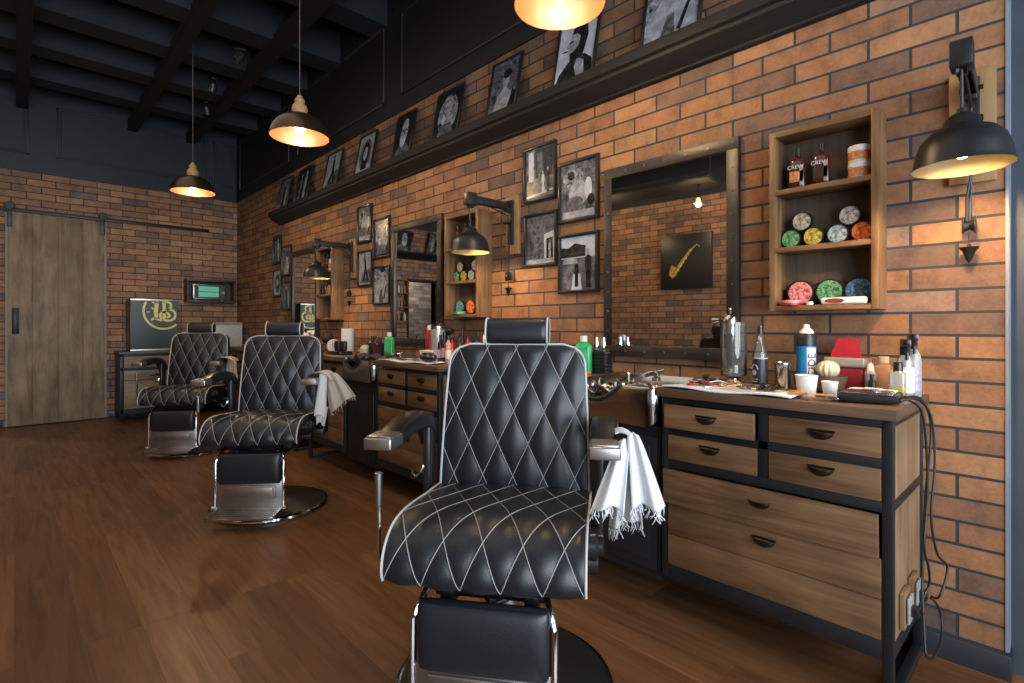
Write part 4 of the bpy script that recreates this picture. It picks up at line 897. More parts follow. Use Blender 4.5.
for i in range(3):
    for j in range(4):
        m = MB(); m.lathe([(.02, 0), (.022, .004), (.022, .1), (.01, .13), (.01, .15)], n=14)
        tag(m.build('bottle', [M['white_pl'], M['black_pl'], M['label_br'], M['grey_pl']][(i+j) % 4], loc=(-.355-.09+j*.06, L-.07, 1.2505+i*.25)), 'small bottle on the far shelf reflected in the mirror', 'bottle', 'bottles on the far shelf')
m = MB(); m.box(-1.16+.0, -.78, L+1.28, L+1.3, 1.55, 2.15); tag(m.build('poster', M['teal']), 'teal poster on grey brick seen through the passage in the mirror', 'poster')

# left wall: saxophone picture and hanging tray light (seen in the nearest mirror)
sp = thing('saxophone_picture', 'large square dark picture of a golden saxophone reflected in nearest mirror', 'picture', (XL, 3.31, 1.68))
m = MB(); m.box(0, .04, -.37, .37, 0, .76, .004); m.build('canvas', M['ink'], sp)
m = MB(); m.T = Matrix.Translation((.04, 0, .03)) @ Matrix.Diagonal((.6, .82, .86, 1))
S = [(0, .25-.0, .62), (0, .2, .66), (0, .12, .6), (0, .0, .46), (0, -.12, .3), (0, -.18, .2), (0, -.23, .16), (0, -.26, .19), (0, -.25, .24), (0, -.2, .33)]
m.tube([(0, y*-1, z) for _, y, z in S], [.006, .008, .011, .015, .02, .024, .027, .032, .04, .052], 10)
for k in range(7): m.ell((.012, -(.1-.045*k), .57-.06*k), .014, .02, .02, 8, 6)
m.tube([(.02, -.1, .6), (.02, .14, .32), (.02, .2, .22)], .005); m.build('saxophone', plain('sax_gold', (.75, .5, .12), .3, .6, var=.4, sc=30), sp, 'golden saxophone')
tr = thing('hanging_light', 'dark hanging tray light with bare bulbs reflected in nearest mirror', 'lamp', (-1.4-.3, 4.22, 2.93))
m = MB(); m.box(-.28, .3, -1.6, 1.6, .0, .055, .004); m.box(-.25, .27, -1.57, 1.57, -.006, 0); m.build('tray', M['beam'], tr)
for y in (-1.5, 1.5): m = MB(); m.tube([(0, y, .1), (0, y, 1.1)], .008); m.build('rod', M['blackmetal'], tr)
for y in (-1.35, 0, 1.35):
    m = MB(); m.tube([(0, y, 0), (0, y, -.12)], .004); m.lathe([(.014, -.12), (.016, -.17)], (0, y, 0), 12); m.build('bulb_holder', M['blackmetal'], tr); m = MB(); m.ell((0, y, -.205), .026, .026, .038); m.build('bulb', M['bulb_soft'], tr)

# ------------------------------------------------------------------ things on the nearest worktop
Z0 = .9092
def put(name, label, cat, x, y, rz=0, group=None, z=Z0): return thing(name, label, cat, (x, y, z), rz, group)
# white towel laid along the front edge
m = MB(); rnd = random.Random(2)
m.grid(lambda a, b: (1.84+.215*b+.012*math.sin(7*a)*b, .62+.47*a, Z0+.004+.004*math.sin(9*a+3*b)+.004*math.sin(23*a)*b), 60, 30)
o = m.build('counter_towel', M['towel'], ang=180); md = o.modifiers.new('s', 'SOLIDIFY'); md.thickness = .006; md.offset = 1
tag(o, 'white towel laid under the tools on the nearest worktop', 'towel')
ZT = Z0+.016
def comb(x, y, rz, mat, lab, l=.16, z=ZT, teeth=True):
    m = MB(); m.box(-l/2, l/2, -.004, .012, 0, .004, .0015)
    if teeth:
        for i in range(int(l/.006)): m.box(-l/2+.006*i, -l/2+.006*i+.003, -.02, -.003, .001, .003)
    o = m.build('comb', mat); o.location = (x, y, z); o.rotation_euler = (0, 0, rz); return tag(o, lab, 'comb', 'combs on the worktop')
def scissors(x, y, rz, lab, z=ZT):
    t = thing('scissors', lab, 'scissors', (x, y, z), rz, 'scissors on the worktop')
    for sgn in (-1, 1):
        m = MB(); m.T = Matrix.Rotation(sgn*R(8), 4, 'Z'); m.prism([(0, -.005), (.09, 0), (0, .005)], .001+.001*sgn, .003+.001*sgn); m.tube([(0, 0, .003), (-.04, sgn*.004, .004)], .003, 6); m.tube([(-.056+.016*math.cos(2*math.pi*i/14), sgn*.006+.012*math.sin(2*math.pi*i/14), .004) for i in range(14)], .0028, 6, True); m.build('blade', M['steel'], t)
    return t
def hairclip(x, y, rz, mat, lab, z=ZT):
    m = MB(); m.prism([(-.04, -.006), (-.03, -.009), (.035, -.004), (.042, 0), (.035, .004), (-.03, .009), (-.04, .006)], 0, .004); m.tube([(-.035, 0, .004), (-.01, 0, .012), (.03, 0, .006)], .003, 6); o = m.build('hair_clip', mat); o.location = (x, y, z); o.rotation_euler = (0, 0, rz); return tag(o, lab, 'clip', 'clips on the towel')
scissors(1.96, 1.02, .6, 'steel scissors at the left end of the counter towel'); scissors(1.92, .86, 2.6, 'steel scissors lying below the glass jar')
comb(2.02, .98, .4, M['ink'], 'black comb left of the jar on the counter towel'); comb(1.95, .93, -.9, M['red_pl'], 'dark red comb across the counter towel', .14); comb(2.05, .88, 1.4, M['bowl_br'], 'brown comb beside the jar base', .15)
comb(1.93, .63, .9, M['orange_wood'], 'orange comb right of the towel', .15); comb(1.90, .58, 1.8, M['orange_wood'], 'amber comb in front of the paper cups', .13); comb(1.98, .71, 1.1, M['bowl_br'], 'tortoise comb under the tumbler', .12)
for i, (x, y, rz, mt, d) in enumerate(((1.9, 1.0, .3, 'red_pl', 'red hair clip at left on the counter towel'), (1.93, .97, 1.9, 'red_pl', 'red hair clip right of the scissors'), (1.99, .94, 2.4, 'hairbits', 'metal hair clip in the towel middle'), (1.9, .8, 1.2, 'hairbits', 'metal hair clip below the labelled bottle'), (1.93, .75, .2, 'ink', 'black hair clip near the tumbler'), (2.04, 1.04, 1.2, 'hairbits', 'metal clip near the basin rim'), (1.97, .9, .1, 'bread', 'pale wooden clip on the towel'))):
    hairclip(x, y, rz, M[mt], d)
for i in range(12):
    hairclip(1.9+.16*rnd.random(), .66+.36*rnd.random(), rnd.random()*6, M[('hairbits', 'bowl_br', 'ink', 'bread')[i % 4]], 'small hair clip in the clutter on the nearest counter towel')
# a straight razor and shaving brush lying left of the jar
t = put('shaving_brush', 'small bristle brush lying near the jar', 'brush', 2.07, 1.0, 1.0, z=ZT+.012); m = MB(); m.lathe([(.008, -.045), (.012, -.03), (.009, -.01), (.012, 0)], n=14, axis='x'); m.build('handle', M['bowl_br'], t); m = MB(); m.lathe([(.011, 0), (.015, .03), (.012, .05)], n=14, axis='x'); m.build('bristles', M['bristle'], t)
# disinfectant jar
t = put('disinfectant_jar', 'tall glass disinfectant jar with metal lid on the nearest worktop', 'jar', 2.13, .935)
m = MB(); m.lathe([(.03, 0), (.052, .002), (.052, .008), (.03, .014), (.026, .03), (.036, .036)], n=30); m.build('jar_foot', M['steel'], t)
m = MB(); m.lathe([(.036, .037), (.049, .04), (.051, .05), (.051, .252), (.0505, .256)], n=36, caps=False); m.build('jar_glass', M['glass'], t)
m = MB(); m.lathe([(.0465, .054), (.0465, .085)], n=30); m.build('liquid', M['liquid'], t)
m = MB(); m.lathe([(.016, .15), (.022, .17), (.025, .22), (.028, .25), (.03, .262), (.026, .282), (.018, .29), (.004, .292)], (-.005, .01, 0), 24); m.tube([(-.005, .01, .288), (-.005, .012, .305)], .004); m.ell((-.005, .012, .31), .007, .007, .007, 10, 6); m.build('metal_insert', M['steel'], t, 'polished metal insert and lid')
m = MB(); m.prism([(-.008, .07), (.012, .07), (.026, .21), (-.008, .21)], -.03, -.027, 'yz'); m.build('dark_comb', M['ink'], t)
m = MB(); m.tube([(-.02, .025, .25), (-.03, .05, .268), (-.03, .075, .268)], .006); m.build('lid_handle', M['chrome'], t)
# labelled glass bottle
t = put('labelled_bottle', 'narrow glass bottle with dark label and black stopper on worktop', 'bottle', 2.1, .818)
m = MB(); m.lathe([(.024, 0), (.0265, .003), (.0265, .125), (.025, .14), (.015, .168), (.0105, .184), (.01, .21), (.012, .213)], n=28); m.build('bottle_body', M['glass'], t)
m = MB(); m.lathe([(.0271, .015), (.0271, .115)], n=28, caps=False); lb = m.build('label_band', M['purple'], t)
m = MB(); m.lathe([(.0273, .012), (.0273, .015)], n=28, caps=False); m.lathe([(.0273, .115), (.0273, .119)], n=28, caps=False); m.build('label_border', M['lilac'], lb)
m = MB(); m.T = Matrix.Rotation(R(-24), 4, 'Z'); m.prism(ellp(0, .062, .0095, .0105), -.0282, -.0277, 'yz')
m.tube([(-.0262, .016*math.cos(R(a)), .066+.026*math.sin(R(a))) for a in range(20, 165, 10)], .0022, 5); m.box(-.0282, -.026, -.012, .012, .026, .03); m.box(-.0282, -.025, -.015, .015, .036, .0385); m.build('label_emblem', M['lilac'], lb)
m = MB(); m.lathe([(.011, .21), (.0115, .216), (.0105, .236), (.006, .244)], n=16); m.build('stopper', M['black_pl'], t)
# steel tumbler
t = put('steel_tumbler', 'steel shaker tumbler behind the worktop towel', 'tumbler', 2.12, .742)
m = MB(); m.lathe([(.026, 0), (.027, .003), (.028, .085), (.029, .087), (.029, .102), (.027, .104), (.026, .1), (.025, .006), (.001, .005)], n=28, caps=False); m.build('cup_body', M['steel'], t); m = MB(); m.tube([(.0285*math.cos(2*math.pi*i/28), .0285*math.sin(2*math.pi*i/28), .086) for i in range(28)], .0022, 6, True); m.build('rim_band', M['chrome'], t)
# blue spray can
t = put('spray_can', 'blue and white spray can with white nozzle on worktop', 'can', 2.19, .682)
m = MB(); m.lathe([(.031, 0), (.034, .004), (.034, .165)], n=32); m.build('can_body', M['blue_pl'], t)
m = MB(); m.lathe([(.0343, .165), (.0343, .2), (.03, .21), (.026, .214)], n=32); m.build('can_shoulder', M['ink'], t)
m = MB(); m.lathe([(.026, .212), (.024, .222), (.012, .234), (.01, .246), (.004, .248)], n=20); m.build('nozzle', M['white_pl'], t)
m = MB(); m.grid(lambda a, b: (.0346*math.cos(R(-160+58*a)), .0346*math.sin(R(-160+58*a)), .03+.13*b), 10, 4); m.build('label_panel', M['paper'], t, 'white label panel')
o = text('lettering', 'CIDE', .04, M['navy_ink'], t, (-.0222, -.0272, .095), (R(90), R(-90), R(-40)), .0003)
# paper cups
for i, (x, y, r, h) in enumerate(((1.985, .618, .035, .07), (2.02, .556, .025, .05))):
    t = put('paper_cup', '%s white paper cup on the nearest worktop' % ['larger', 'smaller'][i], 'cup', x, y, 0, 'paper cups')
    m = MB(); m.lathe([(r*.76, 0), (r*.78, .001), (r, h), (r*1.05, h+.001), (r*1.02, h+.003), (r*.97, h), (r*.74, .004), (.001, .004)], n=28, caps=False); m.build('cup_body', M['paper'], t)
    m = MB(); m.lathe([(.001, h*.75), (r*.9, h*.75)], n=24); m.build('cup_contents', M['cream'], t)
# round brush on a brown bowl
t = put('brown_bowl', 'shallow brown bowl behind the paper cups', 'bowl', 2.16, .6)
m = MB(); m.lathe([(.035, 0), (.05, .012), (.06, .05), (.062, .062), (.057, .06), (.045, .05), (.001, .048)], n=30, caps=False); m.build('bowl_body', M['bowl_br'], t)
t = put('powder_puff', 'cream ribbed round puff resting in the brown bowl', 'puff', 2.16, .6, z=Z0+.0485)
m = MB(); m.grid(lambda a, b: (.036*(1+.07*math.cos(12*2*math.pi*a))*math.sin(math.pi*(.001+b*.998))*math.cos(2*math.pi*a), .036*(1+.07*math.cos(12*2*math.pi*a))*math.sin(math.pi*(.001+b*.998))*math.sin(2*math.pi*a), .035-.032*math.cos(math.pi*b)), 72, 16, True); m.build('puff_body', M['cream'], t)
# red comb caddy
t = put('comb_caddy', 'translucent red caddy with clear lid at the back of the worktop', 'caddy', 2.275, .565)
m = MB(); m.box(-.05, .05, -.06, .065, 0, .088, .008, 3); m.build('caddy_body', M['red_tr'], t); m = MB(); m.box(-.054, .054, -.066, .07, .088, .125, .008, 3); m.build('clear_lid', M['clear_pl'], t)
m = MB(); m.prism([(-.045, .12), (.06, .12), (.03, .195), (-.012, .198), (-.035, .192)], -.012, -.004, 'yz'); m.build('red_scoop', M['red_pl'], t, 'red flat scoop standing in the caddy')
# small bottles by the caddy
t = put('nozzle_bottle', 'small white bottle with red tipped nozzle right of the caddy', 'bottle', 2.22, .482)
m = MB(); m.lathe([(.015, 0), (.017, .003), (.017, .075), (.008, .085)], n=18); m.build('bottle_body', M['lilac'], t); m = MB(); m.lathe([(.012, .082), (.01, .098), (.004, .11)], n=14); m.build('nozzle', M['white_pl'], t); m = MB(); m.lathe([(.004, .108), (.004, .122)], n=8); m.build('tip', M['red_pl'], t)
t = put('beige_bottle', 'beige plastic bottle with cream cap right of the caddy', 'bottle', 2.27, .452)
m = MB(); rbottle(m, .055, .036, .11, sh=.9); m.build('bottle_body', plain('tan_plastic', (.42, .24, .15), .4), t); m = MB(); m.lathe([(.016, .108), (.016, .13), (.014, .132)], n=16); m.build('cap', M['cream'], t)
t = put('green_vial', 'small dark vial with green label in front of beige bottle', 'bottle', 2.15, .462)
m = MB(); m.lathe([(.011, 0), (.012, .002), (.012, .05), (.007, .058), (.007, .075)], n=16); m.build('bottle_body', M['black_pl'], t); m = MB(); m.lathe([(.0123, .012), (.0123, .03)], n=16, caps=False); m.build('label_band', M['green_pl'], t)
# bottles at the right end
t = put('oil_bottle', 'clear bottle half full of yellow oil at the worktop end', 'bottle', 2.09, .378)
m = MB(); m.box(-.02, .02, -.02, .02, 0, .092, .005, 3); m.lathe([(.014, .09), (.012, .098)], n=16); m.build('bottle_body', M['clear_pl'], t); m = MB(); m.box(-.0206, .0206, -.0206, .0206, .004, .045, .005, 3); m.build('oil', plain('oil_yellow', (.5, .42, .08), .15, trans=.3), t); m = MB(); m.lathe([(.014, .096), (.014, .118), (.011, .125)], n=16); m.build('cap', M['black_pl'], t)
for i, (x, y, col, h, d) in enumerate(((2.16, .372, 'clear_pl', .15, 'clear spray bottle with black trigger behind the oil bottle'), (2.24, .365, 'lilac', .168, 'lilac spray bottle with black trigger nearest the wall'))):
    t = put('spray_bottle', d, 'bottle', x, y, R(20), 'spray bottles at the worktop end')
    m = MB(); m.lathe([(.024, 0), (.026, .004), (.026, h*.72), (.022, h*.86), (.013, h*.96), (.012, h)], n=24); m.build('bottle_body', M['grey_pl'] if i else M[col], t)
    m = MB(); m.lathe([(.0263, .02), (.0263, h*.7)], n=24, caps=False); m.build('label_band', plain('label_sheen_%d' % i, ((.62, .62, .5), (.34, .31, .38))[i], .35, var=.3, sc=90), t)
    m = MB(); m.lathe([(.015, h-.005), (.015, h+.02), (.01, h+.026)], n=16); m.box(-.045, .025, -.01, .01, h+.022, h+.048, .004); m.box(-.05, -.042, -.006, .006, h+.03, h+.044, .002); m.tube([(-.02, 0, h+.025), (-.034, 0, h+.005), (-.032, 0, h-.02)], .005); m.build('trigger_head', M['black_pl'], t)
# hair clippers lying in a pile
def clipper(x, y, z, rz, lab, top='steel'):
    t = thing('hair_clipper', lab, 'clipper', (x, y, z), rz, 'hair clippers on the worktop')
    m = MB(); rings = []; n = 18
    for yy, a, b_ in ((-.085, .012, .01), (-.08, .017, .015), (-.03, .02, .017), (.03, .023, .018), (.065, .024, .015), (.075, .022, .01)):
        rings.append(m.ring([(a*math.copysign(abs(math.cos(q))**.7, math.cos(q)), yy, .018+b_*math.copysign(abs(math.sin(q))**.7, math.sin(q))) for q in [2*math.pi*i/n for i in range(n)]]))
    for a, b_ in zip(rings, rings[1:]): m.bridge(a, b_)
    m.f(rings[0]); m.f(rings[-1]); m.build('clipper_body', M['black_pl'], t)
    m = MB(); m.box(-.019, .019, -.07, .06, .029, .0365, .004); m.box(-.012, .012, -.03, .02, .036, .039, .002); m.build('cover_plate', M[top], t)
    m = MB(); m.box(-.022, .022, .07, .092, .006, .016, .002)
    for i in range(10): m.box(-.021+.0043*i, -.019+.0043*i, .09, .1, .007, .014)
    m.build('clipper_blade', M['steel'], t); return t
clip1 = clipper(1.93, .432, Z0, R(12), 'front black hair clipper with silver top on the worktop edge'); clip2 = clipper(1.985, .436, Z0, R(20), 'middle black hair clipper in the pile of three'); clip3 = clipper(2.035, .44, Z0, R(-4), 'rear black hair clipper in the pile of three', 'white_pl')
# three cords from the clippers over the end of the worktop
def cord(pts, par, lab, r=.0036):
    m = MB(); P = [Vector(p) for p in pts]; o = []
    for i in range(len(P)-1):
        a, b_, c, d_ = P[max(0, i-1)], P[i], P[i+1], P[min(len(P)-1, i+2)]
        for k in range(9): f = k/9; o.append(.5*((2*b_)+(c-a)*f+(2*a-5*b_+4*c-d_)*f*f+(3*b_-a-3*c+d_)*f**3))
    o.append(P[-1]); m.tube(o, r, 7); q = m.build('power_cord', M['cable'], par, ang=180); q.matrix_parent_inverse = par.matrix_basis.inverted()
cord([(1.935, .346, .926), (1.96, .325, .925), (2.0, .303, .89), (2.03, .296, .78), (2.05, .297, .62), (2.02, .3, .48), (2.06, .295, .4), (2.1, .3, .33), (2.05, .315, .28), (2.015, .302, .272)], clip1, 'front black cord hanging from clippers down the cabinet end')
cord([(1.99, .348, .925), (2.04, .315, .92), (2.09, .292, .86), (2.1, .285, .72), (2.07, .29, .56), (2.1, .28, .44), (2.16, .262, .38), (2.12, .275, .3), (2.145, .3, .278)], clip2, 'rear black cord hanging from clippers down the cabinet end')
cord([(2.03, .35, .928), (2.1, .318, .915), (2.14, .3, .82), (2.11, .31, .6), (2.09, .315, .36), (2.02, .3, .22), (1.99, .29, .16), (2.05, .28, .135), (2.14, .275, .15), (2.19, .28, .2), (2.17, .29, .25), (2.145, .302, .272)], clip3, 'black cord loop hanging under the sockets')

# items left of the nearest basin
def talc(x, y, lab):
    t = put('talc_bottle', lab, 'bottle', x, y, R(15), 'green powder bottles')
    m = MB(); rbottle(m, .085, .05, .165, sh=.9, neck=.3); m.build('bottle_body', M['green_pl'], t); m = MB(); m.lathe([(.019, .162), (.019, .19), (.016, .192)], n=18); m.build('cap', M['white_pl'], t)
    m = MB(); m.box(-.0262, -.0252, -.028, .028, .04, .12); m.box(-.0262, -.0252, -.03, .03, .13, .142); m.build('label_panel', plain('pale_green', (.1, .5, .22), .4, var=.4, sc=80), t); return t
talc(2.13, 1.712, 'green powder bottle with white cap right of the front chair'); talc(2.15, 3.68, 'green powder bottle with white cap on the middle worktop')
t = put('orange_case', 'flat orange case beside the nearest basin', 'case', 1.98, 1.615); m = MB(); m.box(-.03, .03, -.05, .05, 0, .026, .009, 3); m.build('case_body', M['orange_pl'], t); m = MB(); m.box(-.0305, .0305, -.0505, .0505, .011, .0135); m.build('case_seam', M['red_pl'], t)
t = put('guard_rack', 'black ribbed stack of clipper guards left of the mirror', 'rack', 2.2, 1.66); m = MB()
for i in range(6): m.box(-.035, .035, -.055, .055, .004+i*.018, .018+i*.018, .003)
m.box(-.03, .03, -.05, .05, 0, .112); m.build('rack_body', M['black_pl'], t)
for k in range(2):
    m = MB(); m.lathe([(.012, 0), (.013, .002), (.013, .04), (.009, .055), (.009, .07)], n=16); tag(m.build('chrome_sprayer', M['chrome'], loc=(2.2, 1.64+.045*k, Z0+.1125)), '%s chrome atomiser standing on the black guard rack' % ['right', 'left'][k], 'atomiser', 'chrome atomisers')
t = put('round_brush', 'black round neck brush beside the front chair backrest', 'brush', 2.1, 1.86); m = MB(); m.lathe([(.02, 0), (.022, .004), (.014, .03), (.018, .06), (.02, .075)], n=18); m.build('brush_handle', M['black_pl'], t); m = MB(); m.ell((0, 0, .115), .05, .05, .042, 22, 12); m.build('brush_head', M['bristle'], t)

# ------------------------------------------------------------------ middle station items
m = MB(); m.grid(lambda a, b: (1.85+.32*b, 2.72+.6*a, Z0+.004+.004*math.sin(9*a+3*b)), 40, 12); o = m.build('counter_towel', M['towel'], ang=180); md = o.modifiers.new('s', 'SOLIDIFY'); md.thickness = .006; md.offset = 1; tag(o, 'white towel laid on the middle worktop', 'towel')
rnd = random.Random(11)
for i, (x, y, rz) in enumerate(((1.95, 3.25, .5), (2.0, 3.1, 1.6), (1.92, 3.0, 2.3))): scissors(x, y, rz, 'steel scissors on the middle worktop, %s' % ['left', 'centre', 'right'][i])
for i, (x, y, rz, mt) in enumerate(((2.05, 3.2, .2, 'ink'), (1.98, 3.05, 1.0, 'bowl_br'), (2.08, 3.0, 2.0, 'orange_wood'), (1.92, 3.15, 1.4, 'ink'))): comb(x, y, rz, M[mt], '%s comb on the middle worktop towel' % ['rear black', 'brown', 'orange', 'front black'][i])
t = put('white_tub', 'white open tub at the right of the middle worktop towel', 'tub', 2.02, 2.93, z=ZT); m = MB(); m.box(-.04, .04, -.07, .07, 0, .06, .008); m.build('tub_body', M['paper'], t); m = MB(); m.box(-.043, .043, -.073, .073, .056, .064, .003); m.build('tub_rim', M['white_pl'], t)
t = put('dark_clipper_case', 'black rounded case at the front of the middle worktop', 'case', 1.9, 2.78, z=ZT); m = MB(); m.ell((0, 0, .028), .045, .08, .028); m.build('case_body', M['black_pl'], t); m = MB(); m.box(-.03, .03, -.03, .03, .052, .058, .003); m.build('case_latch', M['steel'], t)
t = put('red_can', 'tall red and white can on the middle worktop', 'can', 2.17, 3.15); m = MB(); m.lathe([(.03, 0), (.032, .004), (.032, .2), (.024, .215)], n=24); m.build('can_body', M['red_pl'], t); m = MB(); m.lathe([(.02, .213), (.02, .235), (.012, .25)], n=16); m.build('nozzle', M['white_pl'], t)
t = put('steel_jar', 'glass jar of steel tools with metal lid on middle worktop', 'jar', 2.13, 3.0, z=ZT); m = MB(); m.lathe([(.045, 0), (.05, .01), (.05, .2), (.046, .205)], n=28); m.build('jar_glass', M['clear_pl'], t); m = MB(); m.lathe([(.03, .02), (.036, .2), (.05, .206), (.05, .225), (.02, .25), (.006, .255)], n=24); m.build('metal_insert', M['steel'], t)
t = put('hair_dryer', 'dark hair dryer leaning among the bottles on middle worktop', 'hair dryer', 2.26, 3.06); m = MB(); m.tube([(0, 0, 0), (0, -.005, .08), (-.01, -.01, .17)], [.02, .018, .016], 14); m.build('dryer_grip', M['black_pl'], t); m = MB(); m.T = Matrix.Translation((-.01, -.01, .205)); m.lathe([(.018, -.06), (.022, -.05), (.03, 0), (.032, .03), (.027, .05)], n=22, axis='y'); m.build('dryer_barrel', M['blue_pl'] if False else M['darkmetal'], t)
cols = [('black_pl', .15), ('ink', .17), ('pink', .145), ('red_pl', .13), ('black_pl', .18), ('amber', .14), ('cream', .12), ('red_pl', .15), ('black_pl', .17), ('navy_ink', .13), ('white_pl', .21)]
bl = ['first black bottle, leftmost in the row', 'tall matte black bottle, second in the row', 'pink bottle, third in the row', 'short red bottle, fourth in the row', 'tallest black bottle mid row', 'amber bottle mid row', 'cream bottle mid row', 'red bottle right of the cream one', 'black bottle, third from the right', 'small navy bottle, second from the right', 'white bottle at the right end of the row']
for i, (c, h) in enumerate(cols):
    x = 2.0 if i < 3 else (2.22 if i % 2 else 2.275); y = 2.785-.042*i if i < 3 else 2.955-.043*(i-3); h += .035
    t = put('tonic_bottle', bl[i]+' on the middle worktop', 'bottle', x, max(2.6, y), 0, 'bottles in a row on the middle worktop')
    m = MB(); r = .019 if i < 10 else .022; m.lathe([(r*.92, 0), (r, .004), (r, h*.68), (r*.8, h*.74), (.009, h*.82), (.009, h*.86)], n=18); m.build('bottle_body', M[c], t)
    m = MB(); m.lathe([(.011, h*.86), (.011, h*.98), (.008, h)], n=14); m.build('cap', M['black_pl'] if c != 'white_pl' else M['white_pl'], t)
    m = MB(); m.lathe([(r*1.015, h*.2), (r*1.015, h*.5)], n=18, caps=False); m.build('label_band', M[('lilac', 'pink', 'paper', 'label_br')[i % 4]], t)
for i, (x, y, c, h) in enumerate(((2.16, 3.97, 'black_pl', .15), (2.2, 3.91, 'purple', .14), (2.14, 3.86, 'amber', .15))):
    t = put('dark_bottle', '%s dark bottle left of the middle green powder bottle' % ['left', 'centre', 'right'][i], 'bottle', x, y, 0, 'dark bottles by the green bottle')
    m = MB(); m.lathe([(.028, 0), (.03, .004), (.03, h*.7), (.012, h*.85), (.012, h*.9)], n=20); m.build('bottle_body', M[c], t); m = MB(); m.lathe([(.014, h*.9), (.014, h*1.06)], n=14); m.build('cap', M['black_pl'], t)
t = put('paper_roll', 'white paper roll standing left on the middle worktop', 'roll', 2.2, 4.5); m = MB(); m.lathe([(.055, 0), (.055, .22), (.02, .22), (.02, .2)], n=28); m.build('roll_body', M['paper'], t); m = MB(); m.lathe([(.019, 0), (.019, .219)], n=16, caps=False); m.build('roll_core', M['cream'], t)
t = put('desk_clock', 'round pale pink desk clock left of the clipper stand', 'clock', 2.05, 4.46, R(40)); m = MB(); m.lathe([(.055, .02), (.06, .015), (.06, -.015), (.055, -.02)], (0, 0, .065), 28, 'x'); m.box(-.02, .02, -.03, .03, 0, .012, .003); m.build('clock_case', plain('clock_pink', (.55, .3, .26), .4), t); m = MB(); m.lathe([(.05, -.021), (.049, -.023)], (0, 0, .065), 28, 'x'); m.build('clock_face', M['paper'], t); m = MB(); m.box(-.0245, -.0235, -.002, .002, .065, .1); m.box(-.0245, -.0235, -.026, 0, .063, .067); m.build('clock_hands', M['ink'], t)
t = put('clipper_stand', 'black charging stand with several clippers on middle worktop', 'stand', 2.02, 4.27); m = MB(); m.box(-.06, .06, -.11, .11, 0, .03, .006); m.build('stand_base', M['black_pl'], t)
for i in range(4): m = MB(); m.lathe([(.018, .03), (.024, .05), (.024, .1), (.02, .115)], (.01*(i % 2), -.08+.053*i, 0), 16); m.build('docked_trimmer', M['rubber'], t)
t = put('pink_bowl', 'pale bowl holding a pink powder brush beside the middle basin', 'bowl', 2.15, 4.07); m = MB(); m.lathe([(.03, 0), (.05, .015), (.06, .04), (.055, .04), (.04, .015), (.001, .012)], n=26, caps=False); m.build('bowl_body', M['paper'], t); m = MB(); m.ell((0, 0, .055), .045, .045, .03); m.build('bowl_contents', M['cream'], t)
t = put('tool_heap', 'dark cloth wad lying in the middle basin', 'cloth', 1.97, 3.66, z=.86); m = MB(); m.grid(lambda a, b: (-.12+.24*a, -.16+.32*b, .05+.02*math.sin(9*a+4*b)+.015*math.sin(17*b)), 22, 22); o = m.build('cloth_body', plain('dark_cloth', (.06, .04, .035), .9, var=.5, sc=40), t); md = o.modifiers.new('s', 'SOLIDIFY'); md.thickness = .01
t = put('steel_foil', 'crumpled shiny steel strainer lying in the nearest basin', 'strainer', 1.98, 1.41, z=.84); rnd = random.Random(5)
m = MB(); m.grid(lambda a, b: (-.13+.26*a, -.12+.24*b, .03+.014*math.sin(13*a+5*b)+.014*math.sin(19*b-7*a)+.012*math.sin(31*a)*math.sin(27*b)), 40, 40); o = m.build('strainer_body', M['chrome'], t, ang=180); md = o.modifiers.new('s', 'SOLIDIFY'); md.thickness = .004

# farthest station items
for i, (x, y, c, h, lab) in enumerate(((1.98, 4.98, 'white_pl', .26, 'white spray bottle at the farthest station, right of the middle chair headrest'), (2.05, 4.92, 'blue_pl', .2, 'blue spray bottle at the farthest station'), (2.05, 5.05, 'paper', .22, 'pale tall bottle at the farthest station'))):
    t = put('spray_bottle', lab, 'bottle', x, y, 0, 'bottles at the farthest station')
    m = MB(); m.lathe([(.034, 0), (.037, .005), (.037, h*.6), (.014, h*.78), (.014, h*.82)], n=22); m.build('bottle_body', M[c], t); m = MB(); m.lathe([(.017, h*.82), (.017, h*.92)], n=14); m.box(-.05, .02, -.011, .011, h*.9, h, .004); m.build('trigger_head', M['white_pl'] if c != 'paper' else M['black_pl'], t)
t = put('neck_brush', 'black fan brush standing at the farthest station', 'brush', 2.2, 4.93); m = MB(); m.lathe([(.02, 0), (.014, .03), (.016, .08)], n=16); m.build('brush_handle', M['black_pl'], t); m = MB(); m.ell((0, 0, .13), .06, .06, .055, 20, 10); m.build('brush_head', M['bristle'], t)
t = put('pink_case', 'pinkish soft pouch at the left end of the middle worktop', 'pouch', 2.085, 4.565); m = MB(); m.ell((0, 0, .05), .05, .06, .05); m.build('pouch_body', M['pink'], t); m = MB(); m.tube([(-.03, -.04, .085), (-.02, 0, .1), (-.03, .04, .085)], .004); m.build('zip', M['cream'], t)
t = put('soap_dish', 'pale dish with small items on the farthest worktop', 'dish', 2.05, 6.75); m = MB(); m.lathe([(.04, 0), (.07, .02), (.072, .024), (.001, .012)], n=24, caps=False); m.build('dish_body', M['cream'], t); m = MB(); m.ell((0, 0, .035), .04, .03, .022); m.build('soap', M['paper'], t)

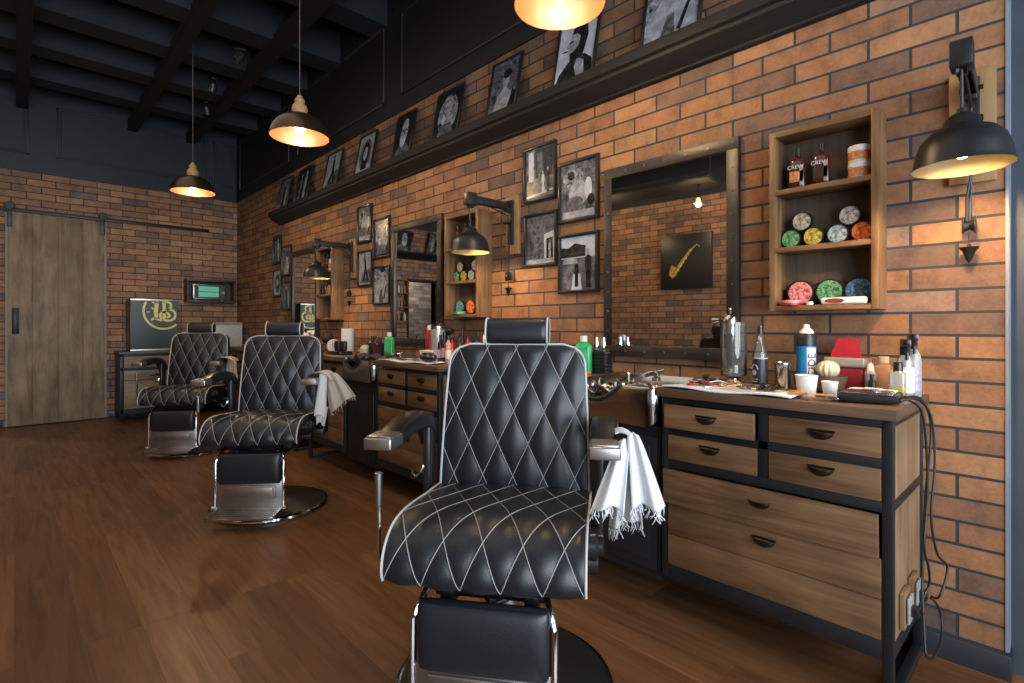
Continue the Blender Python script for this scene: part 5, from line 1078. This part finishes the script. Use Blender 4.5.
# ------------------------------------------------------------------ lights
def light(kind, name, loc, e, col, rot=(0, 0, 0), **k):
    d = bpy.data.lights.new(name, kind); d.energy = e; d.color = col
    for a, v in k.items(): setattr(d, a, v)
    o = bpy.data.objects.new(name, d); C.objects.link(o); o.location = loc; o.rotation_euler = rot; return o
WARM = (1, .68, .36)
for i, p in enumerate(PEN): light('POINT', 'pendant_light', (p[0], p[1], p[2]-.02), 24, WARM, shadow_soft_size=.03)
for i, p in enumerate(LAMPPOS): light('SPOT', 'wall_lamp_light', (p[0], p[1], p[2]+.02), 34, (1, .64, .31), (0, R(-22), 0), spot_size=R(150), spot_blend=.6, shadow_soft_size=.03)
for y in (2.87, 4.22, 5.57): light('POINT', 'tray_light', (-1.7, y, 2.68), 14, WARM, shadow_soft_size=.03)
light('AREA', 'window_daylight', (-.1, YF-.35, 1.6), 330, (.77, .88, 1), (R(90), 0, 0), shape='RECTANGLE', size=4.0, size_y=2.3)
light('AREA', 'ceiling_bounce', (-.3, 3.2, 3.6), 45, (1, .9, .78), (0, 0, 0), shape='RECTANGLE', size=3.0, size_y=6.0, specular_factor=.15)
light('POINT', 'passage_fill', (-1.0, L+.6, 2.3), 80, (1, .9, .8), shadow_soft_size=.1)  # added fill lamp without a fixture, brightens the grey brick passage
w = bpy.data.worlds.new('world'); SC.world = w; w.use_nodes = True
bg = w.node_tree.nodes['Background']; sk = w.node_tree.nodes.new('ShaderNodeTexSky'); sk.sky_type = 'HOSEK_WILKIE'; sk.turbidity = 6
w.node_tree.links.new(sk.outputs[0], bg.inputs[0]); bg.inputs[1].default_value = .35

# ------------------------------------------------------------------ camera
cam = bpy.data.cameras.new('camera'); co = bpy.data.objects.new('camera', cam); C.objects.link(co)
co.location = (0, 0, 1.15); co.rotation_euler = (R(90), 0, -R(43.435)); cam.sensor_width = 36; cam.lens = 525.2/1024*36
cam.shift_y = -(341.5-326.24)/1024; cam.clip_start = .02
SC.camera = co
SC.view_settings.view_transform = 'Standard'; SC.view_settings.look = 'None'; SC.view_settings.exposure = 0
SC.cycles.use_denoising = True; SC.cycles.max_bounces = 8; SC.cycles.caustics_reflective = False; SC.cycles.caustics_refractive = False; SC.cycles.sample_clamp_indirect = 6
